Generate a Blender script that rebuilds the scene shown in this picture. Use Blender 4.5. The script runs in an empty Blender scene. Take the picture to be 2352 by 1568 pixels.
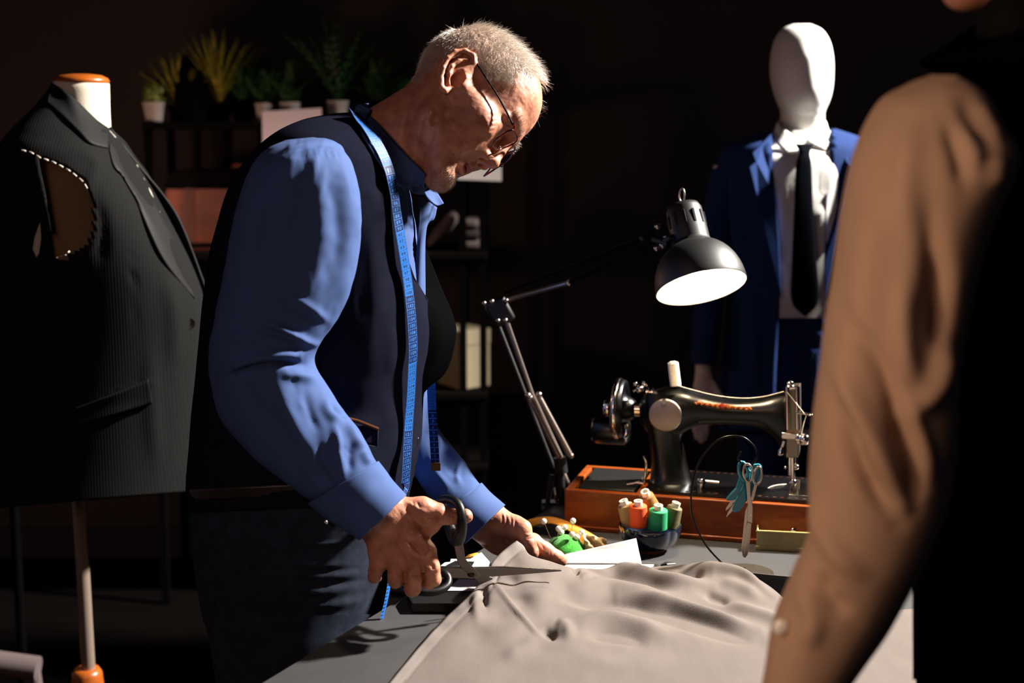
import bpy, bmesh, math, random
import numpy as np
from mathutils import Vector, Matrix
random.seed(7); RNG = np.random.default_rng(7)
PI = math.pi
C = bpy.context.scene.collection
F = 50.0 / 36.0 * 2352.0
PIT = math.radians(9.0)
CAM = Vector((0, 0, 1.5))
RT = Vector((1, 0, 0)); UP = Vector((0, math.sin(PIT), math.cos(PIT))); FW = Vector((0, math.cos(PIT), -math.sin(PIT)))
nCAM, nRT, nUP, nFW = (np.array(v) for v in (CAM, RT, UP, FW))
TZ = 0.78                                           # table height

def ray(px, py):
    return RT * ((px - 1176) / F) + UP * ((784 - py) / F) + FW
def W(px, py, Y):                                    # point on world plane y = Y
    d = ray(px, py); return CAM + d * (Y / d.y)
def T(px, py, z=TZ):                                 # point on world plane z
    d = ray(px, py); return CAM + d * ((z - CAM.z) / d.z)
def proj(v):                                         # world (N,3) -> photo coordinates (N,2)
    r = np.asarray(v) - nCAM; a = r @ nFW
    return np.stack([1176 + F * (r @ nRT) / a, 784 - F * (r @ nUP) / a], 1)

# ------------------------------------------------------------------ materials
def lin(c):
    if isinstance(c, str):
        c = c.lstrip('#'); c = [int(c[i:i + 2], 16) / 255 for i in (0, 2, 4)]
    return tuple(x / 12.92 if x <= .04045 else ((x + .055) / 1.055) ** 2.4 for x in c) + (1,)
MATS = {}
def mat(name, col, rough=.6, metal=0., var=0., vscale=8., bump=0., bscale=200., sheen=0., spec=None, sss=0., coat=0., col2=None,
        trans=0., emit=None, estr=0., kind='noise', alpha=1., ior=None, stretch=None):
    if name in MATS: return MATS[name]
    m = bpy.data.materials.new(name); m.use_nodes = True; nt = m.node_tree; N, L = nt.nodes, nt.links
    b = N['Principled BSDF']; c = lin(col)
    b.inputs['Base Color'].default_value = c; b.inputs['Roughness'].default_value = rough; b.inputs['Metallic'].default_value = metal
    if spec is not None: b.inputs['Specular IOR Level'].default_value = spec
    if sheen: b.inputs['Sheen Weight'].default_value = sheen; b.inputs['Sheen Roughness'].default_value = .5
    if coat: b.inputs['Coat Weight'].default_value = coat; b.inputs['Coat Roughness'].default_value = .08
    if trans: b.inputs['Transmission Weight'].default_value = trans
    if ior: b.inputs['IOR'].default_value = ior
    if sss:
        b.inputs['Subsurface Weight'].default_value = sss; b.inputs['Subsurface Radius'].default_value = (.012, .005, .003); b.inputs['Subsurface Scale'].default_value = .5
    if emit is not None: b.inputs['Emission Color'].default_value = lin(emit); b.inputs['Emission Strength'].default_value = estr
    tc = N.new('ShaderNodeTexCoord'); src = tc.outputs['Object']
    if stretch:
        mp = N.new('ShaderNodeMapping'); mp.inputs['Scale'].default_value = stretch; L.new(src, mp.inputs['Vector']); src = mp.outputs['Vector']
    if var:
        t = N.new('ShaderNodeTexNoise'); t.inputs['Scale'].default_value = vscale; t.inputs['Detail'].default_value = 5; L.new(src, t.inputs['Vector'])
        r = N.new('ShaderNodeValToRGB'); r.color_ramp.elements[0].position = .3; r.color_ramp.elements[1].position = .7
        c2 = lin(col2) if col2 else tuple(x * (1 - var) for x in c[:3]) + (1,)
        r.color_ramp.elements[0].color = c2; r.color_ramp.elements[1].color = c
        L.new(t.outputs['Fac'], r.inputs['Fac']); L.new(r.outputs['Color'], b.inputs['Base Color'])
    if bump:
        if kind == 'noise':
            t = N.new('ShaderNodeTexNoise'); t.inputs['Scale'].default_value = bscale; t.inputs['Detail'].default_value = 3; o = t.outputs['Fac']
        else:
            t = N.new('ShaderNodeTexWave'); t.inputs['Scale'].default_value = bscale; t.wave_type = 'BANDS'; t.bands_direction = kind
            t.inputs['Distortion'].default_value = .6; o = t.outputs['Fac']
        L.new(src, t.inputs['Vector'])
        bp = N.new('ShaderNodeBump'); bp.inputs['Strength'].default_value = bump; bp.inputs['Distance'].default_value = .002
        L.new(o, bp.inputs['Height']); L.new(bp.outputs['Normal'], b.inputs['Normal'])
    MATS[name] = m; return m
def tint_by_attr(m, attr, col):                      # mix a second colour in where the mesh attribute says so
    nt = m.node_tree; N, L = nt.nodes, nt.links; b = N['Principled BSDF']
    a = N.new('ShaderNodeAttribute'); a.attribute_name = attr
    mx = N.new('ShaderNodeMix'); mx.data_type = 'RGBA'; mx.inputs['B'].default_value = lin(col)
    ins = [s for s in mx.inputs if s.type == 'RGBA']; out = [s for s in mx.outputs if s.type == 'RGBA'][0]
    ins[1].default_value = lin(col)
    if b.inputs['Base Color'].is_linked:
        L.new(b.inputs['Base Color'].links[0].from_socket, ins[0])
    else: ins[0].default_value = b.inputs['Base Color'].default_value
    L.new(a.outputs['Fac'], mx.inputs[0]); L.new(out, b.inputs['Base Color'])

# ------------------------------------------------------------------ objects
def tag(o, label=None, cat=None, group=None, kind=None):
    if label: o['label'] = label
    if cat: o['category'] = cat
    if group: o['group'] = group
    if kind: o['kind'] = kind
    return o
def thing(name, label, cat, loc=(0, 0, 0), group=None):
    o = bpy.data.objects.new(name, None); C.objects.link(o); o.location = loc; o.empty_display_size = .05
    return tag(o, label, cat, group)
def worldloc(o):
    l = Vector(o.location)
    return l
def link(name, me, m=None, parent=None, smooth=True, bevel=0., sub=0, solid=0.):
    o = bpy.data.objects.new(name, me); C.objects.link(o)
    if m is not None and not me.materials: me.materials.append(m)
    if smooth: me.polygons.foreach_set('use_smooth', [True] * len(me.polygons))
    if parent is not None:
        o.parent = parent
        o.matrix_parent_inverse = Matrix.Translation(-Vector(parent.location)) if parent.parent is None else Matrix()
    if solid: md = o.modifiers.new('Solid', 'SOLIDIFY'); md.thickness = solid; md.offset = 0
    if bevel:
        md = o.modifiers.new('Bevel', 'BEVEL'); md.width = bevel; md.segments = 2; md.limit_method = 'ANGLE'; md.angle_limit = .6
    if sub: md = o.modifiers.new('Sub', 'SUBSURF'); md.levels = sub; md.render_levels = sub
    if smooth:
        try: me.set_sharp_from_angle(angle=math.radians(50 if bevel else 70))
        except Exception: pass
    return o
def copy_thing(src, loc, label=None, rot=None):
    c = src.copy(); C.objects.link(c); c.location = loc
    if rot is not None: c.rotation_euler = rot
    if label: c['label'] = label
    for ch in list(src.children):
        d = ch.copy(); C.objects.link(d); d.parent = c
        for g in ch.children:
            e = g.copy(); C.objects.link(e); e.parent = d
    return c
class MB:
    """collects shapes into one mesh"""
    def __init__(s): s.v = []; s.f = []; s.m = []
    def add(s, v, f, mi=0):
        n = len(s.v); s.v += [tuple(x) for x in v]; s.f += [tuple(i + n for i in q) for q in f]; s.m += [mi] * len(f); return s
    def box(s, lo, hi, M=None, mi=0):
        x0, y0, z0 = lo; x1, y1, z1 = hi
        v = [Vector(p) for p in ((x0, y0, z0), (x1, y0, z0), (x1, y1, z0), (x0, y1, z0), (x0, y0, z1), (x1, y0, z1), (x1, y1, z1), (x0, y1, z1))]
        if M is not None: v = [M @ p for p in v]
        return s.add(v, [(3, 2, 1, 0), (4, 5, 6, 7), (0, 1, 5, 4), (1, 2, 6, 5), (2, 3, 7, 6), (3, 0, 4, 7)], mi)
    def lathe(s, prof, M=None, n=32, mi=0, cap=True, sx=1., sy=1.):
        """prof: (r, z) list about the local z axis"""
        v = []; f = []; k = len(prof)
        for r, z in prof:
            for j in range(n):
                a = 2 * PI * j / n; v.append(Vector((r * math.cos(a) * sx, r * math.sin(a) * sy, z)))
        for i in range(k - 1):
            for j in range(n):
                j2 = (j + 1) % n; f.append((i * n + j, i * n + j2, (i + 1) * n + j2, (i + 1) * n + j))
        if cap:
            if prof[0][0] > 1e-5: f.append(tuple(range(n - 1, -1, -1)))
            if prof[-1][0] > 1e-5: f.append(tuple((k - 1) * n + j for j in range(n)))
        if M is not None: v = [M @ p for p in v]
        return s.add(v, f, mi)
    def tube(s, pts, r, n=10, cap=True, mi=0, up=None, flat=1.):
        P = [Vector(p) for p in pts]; k = len(P)
        rr = [r] * k if not hasattr(r, '__len__') else list(r)
        v = []; f = []; side = None
        for i in range(k):
            t = (P[min(i + 1, k - 1)] - P[max(i - 1, 0)])
            if t.length < 1e-9: t = Vector((0, 0, 1))
            t.normalize()
            if side is None:
                a = Vector(up) if up is not None else (Vector((0, 0, 1)) if abs(t.z) < .9 else Vector((1, 0, 0)))
                side = a.cross(t).normalized()
            else:
                side = (side - t * side.dot(t))
                if side.length < 1e-6: side = Vector((1, 0, 0)).cross(t)
                side.normalize()
            b = t.cross(side)
            for j in range(n):
                a = 2 * PI * j / n; v.append(P[i] + side * (math.cos(a) * rr[i]) + b * (math.sin(a) * rr[i] * flat))
        for i in range(k - 1):
            for j in range(n):
                j2 = (j + 1) % n; f.append((i * n + j, i * n + j2, (i + 1) * n + j2, (i + 1) * n + j))
        if cap: f.append(tuple(range(n - 1, -1, -1))); f.append(tuple((k - 1) * n + j for j in range(n)))
        return s.add(v, f, mi)
    def sphere(s, c, r, n=16, mi=0, M=None):
        c = Vector(c); r = Vector((r, r, r)) if not hasattr(r, '__len__') else Vector(r)
        k = n // 2; v = []; f = []
        for i in range(1, k):
            th = PI * i / k
            for j in range(n):
                a = 2 * PI * j / n; v.append(Vector((r.x * math.sin(th) * math.cos(a), r.y * math.sin(th) * math.sin(a), r.z * math.cos(th))))
        t = len(v); v += [Vector((0, 0, r.z)), Vector((0, 0, -r.z))]
        for i in range(k - 2):
            for j in range(n):
                j2 = (j + 1) % n; f.append((i * n + j, (i + 1) * n + j, (i + 1) * n + j2, i * n + j2))
        for j in range(n):
            j2 = (j + 1) % n; f.append((t, j, j2)); f.append((t + 1, (k - 2) * n + j2, (k - 2) * n + j))
        if M is not None: v = [M @ p for p in v]
        return s.add([p + c for p in v], f, mi)
    def prism(s, poly, fr, t0, t1, mi=0):
        """2-D polygon (u, v) in a frame (origin, U, V, N) thickened from t0 to t1 along N"""
        o, U, V, Nn = fr; n = len(poly)
        v = [o + U * a + V * b + Nn * t0 for a, b in poly] + [o + U * a + V * b + Nn * t1 for a, b in poly]
        return s.add(v, [tuple(range(n - 1, -1, -1)), tuple(range(n, 2 * n))] + [(i, (i + 1) % n, n + (i + 1) % n, n + i) for i in range(n)], mi)
    def mesh(s, name='mesh'):
        me = bpy.data.meshes.new(name); me.from_pydata(s.v, [], s.f); me.update()
        return me
    def build(s, name, m, parent=None, **kw):
        me = s.mesh(name); ms = m if isinstance(m, (list, tuple)) else [m]
        for x in ms: me.materials.append(x)
        if len(ms) > 1: me.polygons.foreach_set('material_index', s.m)
        fix_normals(me)
        return link(name, me, None, parent, **kw)
def fix_normals(me):
    bm = bmesh.new(); bm.from_mesh(me); bmesh.ops.recalc_face_normals(bm, faces=bm.faces); bm.to_mesh(me); bm.free()
def np_mesh(name, V, Fq):
    me = bpy.data.meshes.new(name); V = np.asarray(V, dtype=np.float32); Fq = np.asarray(Fq, dtype=np.int32); k = Fq.shape[1]
    me.vertices.add(len(V)); me.vertices.foreach_set('co', V.ravel())
    me.loops.add(Fq.size); me.loops.foreach_set('vertex_index', Fq.ravel())
    me.polygons.add(len(Fq)); me.polygons.foreach_set('loop_start', np.arange(0, Fq.size, k, dtype=np.int32))
    try: me.polygons.foreach_set('loop_total', np.full(len(Fq), k, dtype=np.int32))
    except Exception: pass
    me.update(calc_edges=True); me.validate(); return me

# ------------------------------------------------------------------ interpolation, lofts, sculpt strokes
def catmull(P, n, closed=False):
    """n points on a centripetal-ish Catmull-Rom through the rows of P"""
    P = np.asarray(P, float); k = len(P)
    if closed: idx = lambda i: P[i % k]; span = k
    else: idx = lambda i: P[min(max(i, 0), k - 1)] if 0 <= i < k else (2 * P[0] - P[1] if i < 0 else 2 * P[-1] - P[-2]); span = k - 1
    out = []
    for t in np.linspace(0, span, n, endpoint=not closed):
        i = min(int(t), span - 1); u = t - i
        a, b, c, d = idx(i - 1), idx(i), idx(i + 1), idx(i + 2)
        out.append(.5 * ((2 * b) + (c - a) * u + (2 * a - 5 * b + 4 * c - d) * u * u + (3 * b - a - 3 * c + d) * u ** 3))
    return np.array(out)
def resample(P, n):
    P = np.asarray(P, float); d = np.r_[0, np.cumsum(np.linalg.norm(np.diff(P, axis=0), axis=1))]
    t = np.linspace(0, d[-1], n); return np.stack([np.interp(t, d, P[:, i]) for i in range(P.shape[1])], 1)
def stroke_field(Q, strokes):
    """Q (N,2) photo coordinates; strokes (points, width_px, height_m[, taper]) -> displacement (N,)"""
    out = np.zeros(len(Q))
    for st in strokes:
        pts, w, h = np.asarray(st[0], float), st[1], st[2]; tap = st[3] if len(st) > 3 else .35
        if len(pts) > 2: pts = catmull(pts, 6 * len(pts))
        m = (Q[:, 0] > pts[:, 0].min() - 3 * w) & (Q[:, 0] < pts[:, 0].max() + 3 * w) & (Q[:, 1] > pts[:, 1].min() - 3 * w) & (Q[:, 1] < pts[:, 1].max() + 3 * w)
        if not m.any(): continue
        q = Q[m]; best = np.full(len(q), 1e9); tt = np.zeros(len(q))
        seg = np.linalg.norm(np.diff(pts, axis=0), axis=1); tot = max(seg.sum(), 1e-6); acc = 0
        for i in range(len(pts) - 1):
            a, b = pts[i], pts[i + 1]; ab = b - a; L = max((ab ** 2).sum(), 1e-9)
            t = np.clip(((q - a) @ ab) / L, 0, 1); d = np.linalg.norm(q - (a + t[:, None] * ab), axis=1)
            k = d < best; best[k] = d[k]; tt[k] = (acc + t[k] * seg[i]) / tot; acc += seg[i]
        e = np.ones(len(q))
        if tap > 0: e = np.clip(np.minimum(tt, 1 - tt) / tap, 0, 1); e = .15 + .85 * (e * e * (3 - 2 * e))
        out[m] += h * e * np.exp(-(best / w) ** 2)
    return out
def noise3(P, scale, seed=0):
    """cheap smooth value noise at points (N,3), about -1..1"""
    P = np.asarray(P) * scale + seed * 17.31; i = np.floor(P).astype(np.int64); f = P - i; f = f * f * (3 - 2 * f)
    def h(a, b, c):
        n = (a * 374761393 + b * 668265263 + c * 2147483647 + seed * 974711) & 0x7fffffff
        n = ((n ^ (n >> 13)) * 1274126177) & 0x7fffffff; return ((n ^ (n >> 16)) & 0xffff) / 32767.5 - 1
    o = 0
    for dx in (0, 1):
        for dy in (0, 1):
            for dz in (0, 1):
                w = (f[:, 0] if dx else 1 - f[:, 0]) * (f[:, 1] if dy else 1 - f[:, 1]) * (f[:, 2] if dz else 1 - f[:, 2])
                o = o + w * h(i[:, 0] + dx, i[:, 1] + dy, i[:, 2] + dz)
    return o
def grid_normals(V, nu, nv, wrap):
    G = V.reshape(nu, nv, 3); du = np.gradient(G, axis=0)
    if wrap: dv = (np.roll(G, -1, 1) - np.roll(G, 1, 1))
    else: dv = np.gradient(G, axis=1)
    n = np.cross(du, dv); n /= np.linalg.norm(n, axis=2, keepdims=True) + 1e-12; return n.reshape(-1, 3)
def grid_faces(nu, nv, wrap):
    i = np.arange(nu - 1)[:, None]; j = np.arange(nv if wrap else nv - 1)[None]; j2 = (j + 1) % nv
    return np.stack([i * nv + j, i * nv + j2, (i + 1) * nv + j2, (i + 1) * nv + j], -1).reshape(-1, 4)
def outline_loft(st, nu=80, nv=48, p=2.2, strokes=(), noise=(), name='loft', cap=True, smoothst=True):
    """st rows: lx, ly, rx, ry, Y centre, half thickness. Rings spanned between two outlines with real depth."""
    S = catmull(st, nu) if smoothst else resample(st, nu)
    a = np.linspace(0, 2 * PI, nv, endpoint=False); ca, sa = np.cos(a), np.sin(a)
    ca = np.sign(ca) * np.abs(ca) ** (2 / p); sa = np.sign(sa) * np.abs(sa) ** (2 / p)
    V = []
    for lx, ly, rx, ry, Y, t in S:
        L, R = W(lx, ly, Y), W(rx, ry, Y); c = (L + R) / 2; h = (R - L) / 2; d = (c - CAM).normalized()
        d = (d - h.normalized() * d.dot(h.normalized())).normalized()
        V.append(np.array(c)[None] + ca[:, None] * np.array(h)[None] + sa[:, None] * np.array(d)[None] * t)
    V = np.concatenate(V); N = grid_normals(V, nu, nv, True)
    cen = np.repeat(V.reshape(nu, nv, 3).mean(1), nv, 0)
    if ((V - cen) * N).sum() < 0: N = -N
    V = sculpt(V, N, strokes, noise)
    Fq = grid_faces(nu, nv, True)
    return V, Fq, nu, nv
def sculpt(V, N, strokes=(), noise=()):
    d = np.zeros(len(V))
    if strokes:
        view = V - nCAM; face = np.clip(-(view * N).sum(1) / np.linalg.norm(view, axis=1) * 4, 0, 1)
        d += stroke_field(proj(V), strokes) * face
    for sc, amp, seed in noise: d += amp * noise3(V, sc, seed)
    return V + N * d[:, None]
def loft_mesh(name, VF, caps=True):
    V, Fq, nu, nv = VF
    me = bpy.data.meshes.new(name); f = [tuple(int(i) for i in q) for q in Fq]
    if caps: f += [tuple(range(nv - 1, -1, -1)), tuple((nu - 1) * nv + j for j in range(nv))]
    me.from_pydata([tuple(v) for v in V], [], f); me.update(); fix_normals(me); return me
def sheet(lines, nu, nv, strokes=(), noise=(), flip=False):
    """surface through 3-D polylines (each an (k,3) array, resampled to nu points), nv rows across"""
    L = [resample(catmull(np.array([tuple(p) for p in l]), 8 * len(l)) if len(l) > 2 else np.array([tuple(p) for p in l]), nu) for l in lines]
    A = np.stack(L)                                   # rows, nu, 3
    G = np.stack([catmull(A[:, i], nv) if len(L) > 2 else resample(A[:, i], nv) for i in range(nu)])   # nu, nv, 3
    V = G.reshape(-1, 3); N = grid_normals(V, nu, nv, False)
    view = V - nCAM
    if (view * N).sum() > 0: N = -N
    V = sculpt(V, N, strokes, noise)
    return V, grid_faces(nu, nv, False)

# ------------------------------------------------------------------ blended solids -> surface nets
class Blob:
    """smoothly blended solids, laid out in a rigid frame: photo pixels scaled to metres at one depth; z toward the viewer"""
    def __init__(s, cx, cy, Y, step=2.):
        s.cx, s.cy = cx, cy; s.o = W(cx, cy, Y); s.S = (s.o - CAM).dot(FW) / F; s.step = step; s.ops = []
    def p(s, q): return np.array([q[0] - s.cx, s.cy - q[1], q[2]], float)
    def world(s, q):
        q = np.atleast_2d(q); return np.array(s.o)[None] + s.S * ((q[:, :1] - s.cx) * nRT + (s.cy - q[:, 1:2]) * nUP - q[:, 2:3] * nFW)
    def ell(s, c, r, ang=0., k=14., op='u', tilt=0., roll=0.):
        """ellipsoid: c=(px,py,z), radii along its x,y,z; ang rotates in the picture plane (deg, counter-clockwise)"""
        A = np.array(Matrix.Rotation(math.radians(ang), 3, 'Z') @ Matrix.Rotation(math.radians(tilt), 3, 'Y') @ Matrix.Rotation(math.radians(roll), 3, 'X'))
        s.ops.append(('e', s.p(c), np.array(r, float), A, k, op)); return s
    def cap(s, a, b, ra, rb=None, k=10., op='u'):
        s.ops.append(('c', s.p(a), s.p(b), ra, ra if rb is None else rb, k, op)); return s
    def chain(s, pts, k=8., op='u'):
        for a, b in zip(pts[:-1], pts[1:]): s.cap(a[:3], b[:3], a[3], b[3], k, op)
        return s
    def mesh_arrays(s, lo, hi, smooth=1):
        lo = s.p(lo); hi = s.p(hi); lo, hi = np.minimum(lo, hi), np.maximum(lo, hi); h = s.step
        n = np.ceil((hi - lo) / h).astype(int) + 1
        D = np.full(n, 60., np.float32); ax = [lo[i] + h * np.arange(n[i]) for i in range(3)]
        for o in s.ops:
            if o[0] == 'e':
                _, c, r, A, k, op = o; m = k + 3 * h; e = np.sqrt(((A * r[None]) ** 2).sum(1)) + m; b0, b1 = c - e, c + e
            else:
                _, a, b, ra, rb, k, op = o; m = max(ra, rb) + k + 3 * h; b0, b1 = np.minimum(a, b) - m, np.maximum(a, b) + m
            i0 = np.clip(np.floor((b0 - lo) / h).astype(int), 0, n); i1 = np.clip(np.ceil((b1 - lo) / h).astype(int) + 1, 0, n)
            if (i1 <= i0).any(): continue
            sl = tuple(slice(i0[i], i1[i]) for i in range(3))
            X, Y, Z = np.meshgrid(*(ax[i][sl[i]].astype(np.float32) for i in range(3)), indexing='ij')
            if o[0] == 'e':
                P = [X - c[0], Y - c[1], Z - c[2]]
                q = [sum(A[j, i] * P[j] for j in range(3)) for i in range(3)]
                k0 = np.sqrt(sum((q[i] / r[i]) ** 2 for i in range(3))); k1 = np.sqrt(sum((q[i] / r[i] ** 2) ** 2 for i in range(3))) + 1e-6
                d = k0 * (k0 - 1) / k1
            else:
                ab = b - a; L = max((ab ** 2).sum(), 1e-6)
                t = np.clip(((X - a[0]) * ab[0] + (Y - a[1]) * ab[1] + (Z - a[2]) * ab[2]) / L, 0, 1)
                d = np.sqrt((X - a[0] - t * ab[0]) ** 2 + (Y - a[1] - t * ab[1]) ** 2 + (Z - a[2] - t * ab[2]) ** 2) - (ra + t * (rb - ra))
            d = d.astype(np.float32); E = D[sl]
            if op == 'u':
                w = np.clip(.5 + .5 * (E - d) / k, 0, 1); D[sl] = E * (1 - w) + d * w - k * w * (1 - w)
            else:
                w = np.clip(.5 - .5 * (E + d) / k, 0, 1); D[sl] = E * (1 - w) - d * w + k * w * (1 - w)
        V, Fq = surface_nets(D)
        V = lo[None] + V * h
        # laplacian smoothing keeps the blends clean
        for _ in range(smooth): V = laplace(V, Fq)
        Q = np.stack([V[:, 0] + s.cx, s.cy - V[:, 1], V[:, 2]], 1)
        return s.world(Q), Fq
def laplace(V, Fq, f=.5):
    acc = np.zeros_like(V); cnt = np.zeros(len(V))
    for i in range(4):
        a, b = Fq[:, i], Fq[:, (i + 1) % 4]; np.add.at(acc, a, V[b]); np.add.at(cnt, a, 1); np.add.at(acc, b, V[a]); np.add.at(cnt, b, 1)
    return V * (1 - f) + f * acc / np.maximum(cnt, 1)[:, None]
def surface_nets(D):
    ins = D < 0; nx, ny, nz = D.shape
    c = [ins[i:nx - 1 + i, j:ny - 1 + j, k:nz - 1 + k] for i in (0, 1) for j in (0, 1) for k in (0, 1)]
    sm = sum(x.astype(np.int8) for x in c); act = (sm > 0) & (sm < 8)
    I = np.argwhere(act); vid = np.full(act.shape, -1, np.int64); vid[act] = np.arange(len(I))
    off = [(i, j, k) for i in (0, 1) for j in (0, 1) for k in (0, 1)]
    val = np.stack([D[I[:, 0] + o[0], I[:, 1] + o[1], I[:, 2] + o[2]] for o in off], 1)
    acc = np.zeros((len(I), 3)); cnt = np.zeros(len(I))
    for a in range(8):
        for b in range(a + 1, 8):
            oa, ob = np.array(off[a]), np.array(off[b])
            if np.abs(oa - ob).sum() != 1: continue
            x = (val[:, a] < 0) != (val[:, b] < 0); t = val[x, a] / (val[x, a] - val[x, b])
            acc[x] += oa + t[:, None] * (ob - oa); cnt[x] += 1
    V = I + acc / np.maximum(cnt, 1)[:, None]
    quads = []
    for axis in range(3):
        sl0 = [slice(1, -1)] * 3; sl0[axis] = slice(0, -1); sl1 = [slice(1, -1)] * 3; sl1[axis] = slice(1, None)
        a, b = ins[tuple(sl0)], ins[tuple(sl1)]; e = np.argwhere(a != b)
        if len(e) == 0: continue
        fl = a[tuple(e.T)]; base = e.copy(); o1, o2 = [k for k in range(3) if k != axis]
        base[:, o1] += 1; base[:, o2] += 1
        def g(d1, d2):
            q = base.copy(); q[:, o1] += d1; q[:, o2] += d2; return vid[tuple(q.T)]
        q = np.stack([g(-1, -1), g(0, -1), g(0, 0), g(-1, 0)], 1)
        rev = fl if axis != 1 else ~fl
        q[~rev] = q[~rev][:, ::-1]; quads.append(q)
    q = np.concatenate(quads); return V, q[(q >= 0).all(1)]
def vnormals(V, Fq):
    n = np.cross(V[Fq[:, 2]] - V[Fq[:, 0]], V[Fq[:, 3]] - V[Fq[:, 1]]); N = np.zeros_like(V)
    for i in range(4): np.add.at(N, Fq[:, i], n)
    return N / (np.linalg.norm(N, axis=1, keepdims=True) + 1e-12)
def join_arrays(parts):
    V = []; Fq = []; n = 0
    for v, f in parts: V.append(np.asarray(v, float)); Fq.append(np.asarray(f) + n); n += len(v)
    return np.concatenate(V), np.concatenate(Fq)
# ================================================================== camera, light, room
cam = bpy.data.cameras.new('camera'); cam_o = bpy.data.objects.new('camera', cam); C.objects.link(cam_o)
cam_o.location = CAM; cam_o.rotation_euler = (PI / 2 - PIT, 0, 0); cam.lens = 50; cam.sensor_width = 36; cam.clip_start = .05
cam.dof.use_dof = True; cam.dof.focus_distance = 2.13; cam.dof.aperture_fstop = 3.2; cam.dof.aperture_blades = 9
bpy.context.scene.camera = cam_o
sc = bpy.context.scene
sc.view_settings.view_transform = 'Standard'; sc.view_settings.look = 'None'; sc.view_settings.exposure = 0; sc.view_settings.gamma = 1
wd = bpy.data.worlds.new('world'); sc.world = wd; wd.use_nodes = True
wd.node_tree.nodes['Background'].inputs[0].default_value = (.42, .48, .75, 1); wd.node_tree.nodes['Background'].inputs[1].default_value = .03
sc.cycles.max_bounces = 6; sc.cycles.diffuse_bounces = 3; sc.cycles.glossy_bounces = 3; sc.cycles.transmission_bounces = 6
sc.cycles.caustics_reflective = False; sc.cycles.caustics_refractive = False; sc.cycles.sample_clamp_indirect = 4

def aim(o, tgt):
    o.rotation_euler = (Vector(tgt) - Vector(o.location)).to_track_quat('-Z', 'Y').to_euler()
def spot(name, loc, tgt, e, col, size, blend=.3, r=.05):
    l = bpy.data.lights.new(name, 'SPOT'); l.energy = e; l.color = col; l.spot_size = math.radians(size); l.spot_blend = blend; l.shadow_soft_size = r
    o = bpy.data.objects.new(name, l); C.objects.link(o); o.location = loc; aim(o, tgt); return o
def area(name, loc, tgt, e, col, sx, sy):
    l = bpy.data.lights.new(name, 'AREA'); l.energy = e; l.color = col; l.shape = 'RECTANGLE'; l.size = sx; l.size_y = sy
    o = bpy.data.objects.new(name, l); C.objects.link(o); o.location = loc; aim(o, tgt); return o
# low hard daylight from the right, as through a window; a weak warm lamp to the left; an added faint cool fill for the shaded cloth
spot('daylight_lamp', (3.15, 3.12, 3.62), (.2, 2.35, 1.15), 4300, (1., .94, .87), 58, .3, .13)
area('warm_lamp', (-.75, .1, 1.75), (.1, 1.9, 1.2), 5.0, (1., .50, .25), .5, .5)
area('cool_fill', (-1.3, -.5, 2.7), (-.1, 2.1, 1.2), 4.5, (.50, .62, 1.), 1.2, 1.2)
spot('warm_spot', (-.95, .45, 1.75), (.62, 1.27, 1.2), 58, (1., .73, .55), 42, .6, .15)  # added spot, brightens the visitor's tan sleeve and spares the tailor

m_wall = mat('dark_plaster', (.20, .165, .16), .9, var=.25, vscale=3, bump=.1, bscale=60)
m_floor = mat('dark_floor', (.028, .022, .02), .95, spec=.02, var=.4, vscale=4, stretch=(1, 8, 1))
def struct(name, lo, hi, m):
    o = MB().box(lo, hi).build(name, m, smooth=False); o['kind'] = 'structure'; return o
struct('floor', (-3.2, -1.2, -.1), (5.2, 4.95, 0), m_floor)
struct('wall_back', (-3.2, 4.75, 0), (5.2, 4.95, 4.2), m_wall)
struct('wall_left', (-3.4, -1.2, 0), (-3.2, 4.95, 4.2), m_wall)
struct('wall_right', (5.2, -1.2, 0), (5.4, 4.95, 4.2), m_wall)
struct('ceiling', (-3.4, -1.2, 4.2), (5.4, 4.95, 4.3), m_wall)
struct('baseboard_back', (-3.2, 4.72, 0), (5.2, 4.75, .1), mat('baseboard_paint', (.12, .1, .1), .6))
# ================================================================== the tailor: head
HO = W(1033, 241, 2.10); HS = (HO - CAM).dot(FW) / F          # head origin (between the ear canals)
hf = np.array((.679, -.714, .171)); hu = np.array((.717, .595, -.364)); hn = np.array((.158, .370, .915))
def _w(a): return a[0] * nRT + a[1] * nUP - a[2] * nFW
HA = np.stack([_w(hf), _w(hu), _w(hn)])                       # rows: forward, up, near side (world)
MM = 1.584 * HS
def hw(q):                                                    # head-local millimetres -> world
    q = np.atleast_2d(np.asarray(q, float)); return np.array(HO)[None] + MM * (q @ HA)
def hl(px, py, z):                                            # photo point on the plane z (mm) -> local (x, y, z)
    # solve along the viewing ray
    d = np.array(ray(px, py)); o = (nCAM - np.array(HO)) / MM
    ol = HA @ o; dl = HA @ d; t = (z - ol[2]) / dl[2]; r = ol + t * dl; return np.array([r[0], r[1], z])
def hpc(px, py, zc):                                          # photo point at zc mm toward the viewer from the head origin -> local
    d = np.array(ray(px, py)); a = (HO - CAM).dot(FW) - zc * MM; return HA @ ((nCAM + d * a - np.array(HO)) / MM)
class HeadBlob(Blob):
    def __init__(s, step): s.step = step; s.ops = []; s.cx = s.cy = 0
    def p(s, q): return np.array(q[:3], float)
    def mesh_arrays(s, lo, hi, smooth=1):
        s.world = lambda Q: hw(np.stack([Q[:, 0], -Q[:, 1], Q[:, 2]], 1)); return Blob.mesh_arrays(s, lo, hi, smooth)
hb = HeadBlob(1.35)
def both(f):
    for sgn in (1, -1): f(sgn)
hb.ell((-2, 52, 0), (87, 80, 76), k=20).ell((36, 60, 0), (66, 67, 67), k=24)
hb.ell((42, 2, 0), (54, 56, 62), k=24)
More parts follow.
